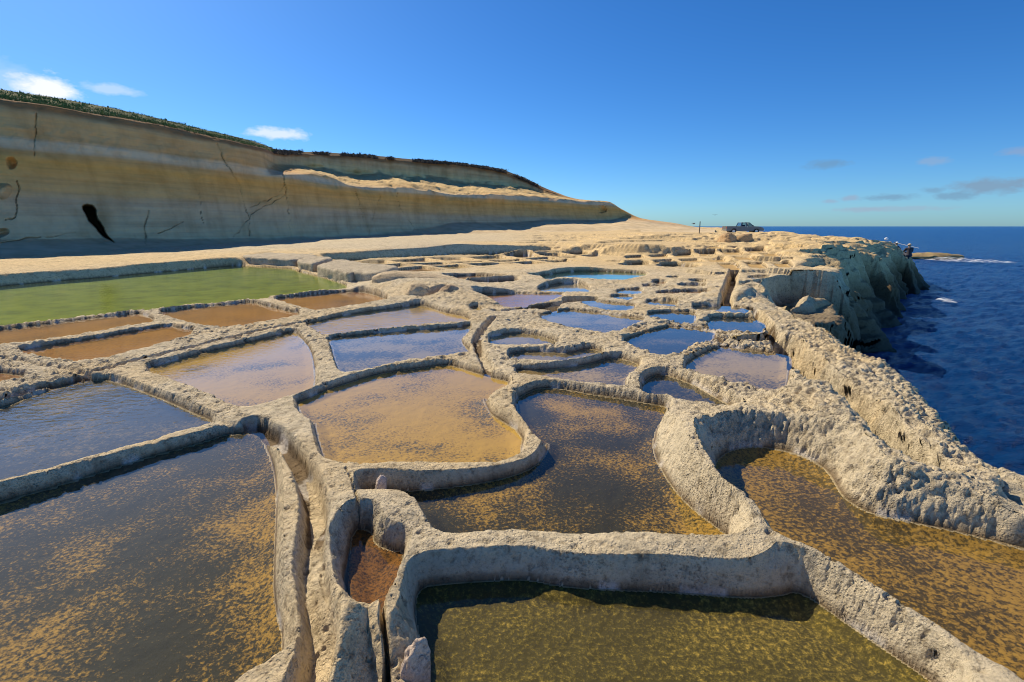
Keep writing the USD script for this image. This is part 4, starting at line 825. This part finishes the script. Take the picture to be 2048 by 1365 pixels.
def block(quad, h, seed, z0=-.25, col=(.42, .36, .26)):
    q = on_z(quad, 0)[:, :2]
    m = trimesh.creation.box([2, 2, 2])
    for _ in range(5): m = m.subdivide()
    v = np.array(m.vertices); nrm = np.power((np.abs(v) ** 9).sum(1), 1 / 9)
    v = v / nrm[:, None]
    s, t2 = (v[:, :1] + 1) / 2, (v[:, 1:2] + 1) / 2
    xy = (1 - s) * (1 - t2) * q[0] + s * (1 - t2) * q[1] + s * t2 * q[2] + (1 - s) * t2 * q[3]
    w3 = np.column_stack([xy, z0 + (v[:, 2] + 1) / 2 * (h - z0)])
    d = np.stack([fb(w3 + seed, 3.0, 4, seed + k) for k in range(3)], 1)
    w3 = w3 + d * .12
    return trimesh.Trimesh(w3, m.faces, process=False)
for k, (quad, h, lab) in enumerate([
    ([(482,530),(590,537.5),(645,524),(492,519)], .44, 'long weathered stone block closing the far right corner of the green reservoir'),
    ([(594,541),(627,549),(668,533),(620,528)], .44, 'short cut stone block, second along the right side of the green reservoir'),
    ([(631,551.5),(702,572),(765,553),(680,536)], .42, 'long cut stone block sloping down to the near right corner of the green reservoir'),
    ([(700,568),(762,574),(800,556),(742,549)], .46, 'rounded stone block standing above the rust brown pan beside the reservoir corner')]):
    b = block(quad, h, k + 3)
    tag(tinted(path_for('stone_block'), b, np.array([.43, .37, .27])), lab, 'stone block')
def stone(name, uv, z, size, seed, col, lab, cat, rz=0, tilt=0, sub_n=4, amp=.2):
    p = on_z([uv], z)[0]; m = rock(size, seed, sub_n, amp)
    m.apply_transform(trimesh.transformations.euler_matrix(0, math.radians(tilt), math.radians(rz))); m.apply_translation(p)
    return tag(tinted(path_for(name), m, np.array(col)), lab, cat)
stone('loose_stone', (762,974), .06, (.035,.03,.085), 3, (.62,.52,.46), 'small white pinkish stone plugging the gap at the channel rim', 'stone', 20, 10)
stone('loose_stone', (832,1352), .08, (.06,.05,.15), 4, (.55,.45,.37), 'pale upright stone standing at the bottom edge', 'stone', 30, 8, 4, .4)
stone('boulder', (840,572), .05, (1.35,.8,.42), 15, (.50,.40,.26), 'large smooth pale boulder at the head of the broken channel', 'boulder', 15, 8, 5, .14)
stone('boulder', (838,592), .10, (.34,.30,.30), 5, (.50,.40,.26), 'angular tan boulder at the left of the broken channel', 'boulder', 15, 12)
stone('boulder', (900,592), .10, (.26,.28,.30), 6, (.46,.34,.22), 'brown boulder at the right of the broken channel', 'boulder', -20, -20)
p = at_d([(1452,487)], 38)[0]
for (u, v, d), size, seed, lab in (((1453,484,39.5), (.75,.55,.62), 8, 'square dark boulder standing below the pickup'), ((1482,484,39.5), (.85,.5,.5), 9, 'lower slanted boulder right of the square one')):
    p = at_d([(u, v)], d)[0]; m = rock(size, seed, 4, .22); m.apply_transform(trimesh.transformations.euler_matrix(.2, .35, seed)); m.apply_translation(p)
    tag(tinted(path_for('boulder'), m, np.array([.42, .29, .16])), lab, 'boulder')
g = np.random.default_rng(21)

# reef and surf
cx = on_z([(1860, 514)], SEA + .2)[0]
m = trimesh.creation.icosphere(4, 1.0); v = np.array(m.vertices); v *= [4.6, 2.2, .55]; v += .5 * np.stack([fb(v, .9, 4, 60 + k) for k in range(3)], 1)
m = trimesh.Trimesh(v + cx, m.faces, process=False)
tag(tinted(path_for('reef_rock'), m, np.array([.32, .24, .12])), 'low brown reef rock standing in the sea beyond the headland', 'rock')
M_foam = usdkit.material(stage, '/World/Looks/sea_foam', {'g': ('geometry', {}), 'n': ('noise_texture', dict(scale=1.4, detail=6.0, roughness=.7)), 'r': ('map_range', dict(from_min=.47, from_max=.68, to_min=0.0, to_max=1.0, clamp=True)),
    't': ('transparent_bsdf', {}), 'd': ('diffuse_bsdf', dict(color=(.82, .84, .86))), 'x': ('mix_closure', {})}, [('g.position', 'n.vector'), ('n.fac', 'r.value'), ('r.result', 'x.fac'), ('t.BSDF', 'x.closure1'), ('d.BSDF', 'x.closure2')], surface='x.closure')
def foam(px, lab, z=.16):
    pl = Polygon(on_z(chaikin(px), SEA + z)[:, :2]).buffer(0)
    x0, y0, x1, y1 = pl.bounds; st = max((x1 - x0), (y1 - y0)) / 90
    gx, gy = np.meshgrid(np.arange(x0, x1 + st, st), np.arange(y0, y1 + st, st)); q = np.stack([gx.ravel(), gy.ravel()], 1)
    ff = grid_faces(*gx.shape); ii = shapely.contains_xy(pl, q[:, 0], q[:, 1]); ff = ff[ii[ff].all(1)]
    vz = np.column_stack([q, SEA + z + .12 * fb(np.column_stack([q, q[:, 0] * 0]), .8, 3, 3)])
    v_, f_, _, _ = sub(vz, ff, np.ones(len(ff), bool))
    tag(raw_mesh(path_for('sea_foam'), v_, f_, vnormals(v_, f_), M_foam), lab, 'foam', kind='stuff')
foam([(1838,516.5),(1850,519),(1870,516),(1880,512.5),(1905,514),(1950,518),(2035,524),(2035,526.5),(1960,525),(1890,523),(1840,519)], 'white surf streaming right from the reef rock', .3)
foam([(1868,599),(1885,595),(1910,600),(1925,604),(1900,606),(1875,603)], 'small patch of foam on the sea right of the headland', .16)

# ------------------------------------------------------------------ marker post, birds
M_post = plain('dark_wood', (.05, .04, .035), .8, noise=.4)
p = at_d([(1398.5, 467)], 54)[0]
post = thing('marker_post', p)
part('shaft', trimesh.creation.cylinder(.045, 1.25, sections=10, transform=trimesh.transformations.translation_matrix([0, 0, .52])), M_post, post)
part('cap', trimesh.creation.cone(.06, .08, sections=10, transform=trimesh.transformations.translation_matrix([0, 0, 1.14])), M_post, post)
tag(post, 'thin dark marker post standing on the sand left of the pickup', 'post')

M_bird = plain('bird_feathers', (.08, .08, .09), .8)
M_birdw = plain('gull_feathers', (.75, .75, .75), .8)
def bird(uv, d, s, lab, rz, mat):
    t = thing('bird', at_d([uv], d)[0], rz)
    b = trimesh.creation.icosphere(2, 1.0); v = np.array(b.vertices) * [.22, .07, .07]; v[:, 2] -= .02 * (v[:, 0] / .2) ** 2
    part('body', trimesh.Trimesh(v * s, b.faces), mat, t)
    for sg in (-1, 1):
        pts = np.array([[.08, .04, .02], [-.08, .04, .02], [.10, .28, .12], [-.04, .28, .12], [-.06, .6, .04], [-.10, .58, .04]]) * [1, sg, 1] * s
        up = np.vstack([pts, pts + [0, 0, .012]])
        part('wing', trimesh.convex.convex_hull(up[[0, 1, 2, 3, 6, 7, 8, 9]]).union(trimesh.convex.convex_hull(up[[2, 3, 4, 5, 8, 9, 10, 11]]), engine='manifold'), mat, t)
    part('tail', trimesh.convex.convex_hull(np.array([[-.18, 0, 0], [-.34, .07, 0], [-.34, -.07, 0], [-.34, 0, .02]]) * s), mat, t)
    tag(t, lab, 'bird')
bird((1430, 430.5), 52, .42, 'dark bird flying in the sky between post and pickup', 60, M_bird)
bird((1387.5, 448), 60, .7, 'dark bird gliding low over the sand left of the post', 10, M_bird)

# ------------------------------------------------------------------ pickup
M_paint = plain('grey_car_paint', (.11, .125, .14), .35, .3, .6, noise=.12, nscale=3)
M_dark = plain('black_trim', (.02, .02, .022), .6)
M_tyre = plain('tyre_rubber', (.018, .018, .018), .9)
M_rim = plain('steel_rim', (.5, .5, .5), .4, .7)
M_chrome = plain('chrome', (.6, .6, .62), .25, 1.0)
M_lamp = plain('lamp_glass', (.75, .75, .7), .1)
M_red = plain('tail_lamp_red', (.4, .02, .02), .2)
M_glass = usdkit.material(stage, '/World/Looks/car_glass', {'f': ('layer_weight', dict(blend=.5)), 'f5': ('math', dict(math_type='power', value2=4.0)), 'ff': ('math', dict(math_type='multiply_add', value2=.9, value3=.05)), 't': ('transparent_bsdf', dict(color=(.75, .8, .82))), 'g': ('glossy_bsdf', dict(roughness=.02)), 'x': ('mix_closure', {})},
                          [('f.facing', 'f5.value1'), ('f5.value', 'ff.value1'), ('ff.value', 'x.fac'), ('t.BSDF', 'x.closure1'), ('g.BSDF', 'x.closure2')], surface='x.closure')
tp0 = at_d([(1485, 466.5)], 59.5)[0]
truck = thing('pickup_truck', (tp0[0], tp0[1], tp0[2] - .1), -3)
UsdGeom.Xformable(truck).AddScaleOp().Set(Gf.Vec3f(.86, .86, .88))
def ext(poly, y0, y1):
    m = trimesh.creation.extrude_polygon(Polygon(poly) if not isinstance(poly, Polygon) else poly, y1 - y0, engine='earcut')
    m.apply_transform(np.array([[1, 0, 0, 0], [0, 0, -1, y1], [0, 1, 0, 0], [0, 0, 0, 1]], float)); return m
def bx(x0, x1, y0, y1, z0, z1):
    return trimesh.creation.box(bounds=[[x0, y0, z0], [x1, y1, z1]])
side = Polygon([(-2.40,.42),(-2.40,.90),(-2.36,.98),(.95,.98),(1.75,.92),(2.25,.80),(2.38,.62),(2.38,.40),(-2.2,.36)])
for wx in (-1.45, 1.45): side = side.difference(shapely.geometry.Point(wx, .33).buffer(.40))
W2 = .82
part('body', trimesh.util.concatenate([ext(side, -W2, -W2 + .07), ext(side, W2 - .07, W2), bx(-2.33, 2.3, -W2 + .07, W2 - .07, .40, .52), bx(.85, 1.0, -W2 + .07, W2 - .07, .52, .97)]), M_paint, truck)
part('hood', trimesh.convex.convex_hull(np.array([[x, y, z] for y in (-W2 + .072, W2 - .072) for x, z in ((1.0, .95), (1.0, .985), (1.75, .93), (2.28, .80), (2.34, .62), (2.34, .54), (1.0, .54))])), M_paint, truck)
part('tailgate', bx(-2.398, -2.33, -W2 + .072, W2 - .072, .52, .97), M_paint, truck)
part('cargo_bed', trimesh.util.concatenate([bx(-2.33, -.62, -.5, .5, .522, .56), bx(-.66, -.60, -W2 + .07, W2 - .07, .522, .975)]), M_dark, truck)
# cabin
roof = trimesh.convex.convex_hull(np.array([[x, y, z] for y in (-.66, .66) for x, z in ((-.48, 1.42), (-.44, 1.46), (.42, 1.46), (.55, 1.42))]))
part('roof', roof, M_paint, truck)
def pillar(x0, z0, x1, z1, w0=.06):
    return lambda sy: trimesh.convex.convex_hull(np.array([[x + dx, y + dy, z] for (x, z, y) in ((x0, z0, sy * .79), (x1, z1, sy * .64)) for dx in (-w0, w0) for dy in (-.025, .025)]))
for sy in (-1, 1):
    for a in ((-.58, .98, -.44, 1.43), (.12, .98, .10, 1.43), (1.0, .97, .50, 1.43)): part('pillar', pillar(*a)(sy), M_paint, truck)
    def pane(name, pts):
        q = np.array([[x, sy * (.79 - (z - .98) / .45 * .15), z] for x, z in pts]); part(name, trimesh.convex.convex_hull(np.vstack([q, q + [0, sy * .008, 0]])), M_glass, truck)
    pane('side_window', [(-.50, 1.0), (.05, 1.0), (.03, 1.40), (-.38, 1.40)]); pane('side_window', [(.19, 1.0), (.92, 1.0), (.48, 1.40), (.17, 1.40)])
    part('door_handle', bx(.16, .30, sy * W2 - .01, sy * W2 + .02, .86, .89), M_chrome, truck)
    part('wing_mirror', bx(.88, .96, sy * .9 - .06, sy * .9 + .06, 1.0, 1.12), M_dark, truck)
    part('headlight', bx(2.30, 2.36, sy * .6 - .13, sy * .6 + .13, .60, .72), M_lamp, truck)
    part('tail_light', bx(-2.415, -2.395, sy * .74 - .06, sy * .74 + .06, .68, .9), M_red, truck)
    for wx in (-1.45, 1.45):
        wt = trimesh.creation.cylinder(.33, .20, sections=28, transform=trimesh.transformations.rotation_matrix(math.pi / 2, [1, 0, 0])); wt.apply_translation([wx, sy * .70, .33])
        ty = part('wheel', wt, M_tyre, truck)
        ri = trimesh.creation.cylinder(.19, .21, sections=20, transform=trimesh.transformations.rotation_matrix(math.pi / 2, [1, 0, 0])); ri.apply_translation([wx, sy * .705, .33])
        part('rim', ri, M_rim, ty)
wsq = np.array([[.98, -.72, .99], [.98, .72, .99], [.50, .60, 1.42], [.50, -.60, 1.42]]); part('windscreen', trimesh.convex.convex_hull(np.vstack([wsq, wsq + [.008, 0, .004]])), M_glass, truck)
wsq = np.array([[-.60, -.70, 1.0], [-.60, .70, 1.0], [-.47, .60, 1.41], [-.47, -.60, 1.41]]); part('rear_window', trimesh.convex.convex_hull(np.vstack([wsq, wsq + [-.008, 0, .004]])), M_glass, truck)
part('seat', trimesh.util.concatenate([bx(.0, .5, -.6, .6, .52, .8), bx(-.12, .02, -.6, .6, .52, 1.12)]), M_dark, truck)
part('front_bumper', bx(2.36, 2.47, -.78, .78, .40, .54), M_chrome, truck)
part('rear_bumper', bx(-2.50, -2.40, -.76, .76, .40, .52), M_chrome, truck)
tag(truck, 'old grey crew cab pickup truck parked on the rock near the sea', 'pickup truck')

# ------------------------------------------------------------------ anglers on the headland
import manifold3d as m3
def figure(joints, bones, el=.03):
    parts = []
    for a, b in bones:
        (pa, ra), (pb, rb) = joints[a], joints[b]
        sa = m3.Manifold.sphere(ra, 16).translate(tuple(map(float, pa))); sb = m3.Manifold.sphere(rb, 16).translate(tuple(map(float, pb)))
        parts.append(m3.Manifold.batch_hull([sa, sb]))
    m = m3.Manifold.batch_boolean(parts, m3.OpType.Add).refine_to_length(el).to_mesh()
    t = trimesh.Trimesh(m.vert_properties[:, :3], m.tri_verts); trimesh.smoothing.filter_taubin(t, iterations=8); return t
M_skin = plain('skin', (.45, .27, .18), .6)
M_jacket = plain('dark_jacket', (.02, .02, .03), .8)
M_jeans = plain('dark_trousers', (.03, .035, .06), .85)
M_pink = plain('magenta_cloth', (.35, .05, .18), .8)
M_cap = plain('white_cap', (.8, .8, .78), .7)
M_rodm = plain('rod_fibre', (.55, .50, .45), .4)
def person(loc, rz, lab, cap, jacket, rod=None, tuck=0.0):
    t = thing('person', loc, rz)
    J = dict(pel=((0,0,.12),.13), che=((.12,0,.50),.15), nec=((.16,0,.64),.055), hea=((.19,0,.78),.095), chin=((.23,0,.73),.06),
             shl=((.12,.17,.56),.06), shr=((.12,-.17,.56),.06), ell=((.30,.24,.38),.045), elr=((.30,-.24,.38),.045), hal=((.46,.08,.44),.035), har=((.46,-.08,.42),.035),
             hil=((.04,.10,.10),.095), hir=((.04,-.10,.10),.095), knl=((.42,.14,.26),.065), knr=((.42,-.14,.26),.065), anl=((.46,.13,-.12),.045), anr=((.46,-.13,-.12),.045), tol=((.62,.14,-.16),.04), tor=((.62,-.14,-.16),.04))
    B = [('pel','che'),('che','nec'),('nec','hea'),('hea','chin'),('che','shl'),('che','shr'),('shl','ell'),('shr','elr'),('ell','hal'),('elr','har'),('pel','hil'),('pel','hir'),('hil','knl'),('hir','knr'),('knl','anl'),('knr','anr'),('anl','tol'),('anr','tor')]
    part('body', figure(J, B), M_skin, t, True)
    JJ = {k: (p, r + .018) for k, (p, r) in J.items()}
    part('jacket', figure(JJ, [('pel','che'),('che','shl'),('che','shr'),('shl','ell'),('shr','elr')]), jacket, t, True)
    for s in 'lr': part('trouser_leg', figure(JJ, [('pel','hi'+s),('hi'+s,'kn'+s),('kn'+s,'an'+s)]), M_jeans, t, True)
    hat = trimesh.util.concatenate([trimesh.creation.icosphere(3, .108).slice_plane([0,0,.02],[0,0,1]), trimesh.creation.cylinder(.15, .015, sections=24)]); hat.apply_translation([.19, 0, .81])
    part('cap' if cap is M_cap else 'sun_hat', hat, cap, t, True)
    tag(t, lab, 'person')
q = at_d([(1817.5, 514)], 36.4)[0]
person(q, 70, 'person in dark jacket sitting at the tip of the headland', plain('tan_hat', (.55, .42, .28), .8), M_jacket)
q2 = at_d([(1789, 492)], 39.3)[0]
person(q2 - [0, 0, .62], 10, 'person with white cap crouching on the headland behind a fishing rod', M_cap, M_jeans)
ra, rb = at_d([(1793, 486.5)], 39.0)[0], at_d([(1838, 497)], 37.5)[0]
rod = thing('fishing_rod', ra); dv = rb - ra
part('blank', trimesh.creation.cylinder(.014, segment=[[0, 0, 0], dv], sections=8), M_rodm, rod)
part('grip', trimesh.creation.cylinder(.026, segment=[-.12 * dv, .06 * dv], sections=8), M_dark, rod)
tag(rod, 'long pale fishing rod reaching out over the sea', 'fishing rod')
bq = at_d([(1773, 478.2)], 38.6)[0]
bag = thing('white_bag', bq)
bm = rock((.13, .10, .08), 12, 3, .2); part('sack', bm, M_white, bag)
part('knot', trimesh.creation.cone(.04, .08, sections=8, transform=trimesh.transformations.translation_matrix([0, 0, .06])), M_white, bag)
tag(bag, 'small white bag lying on top of the headland', 'bag')
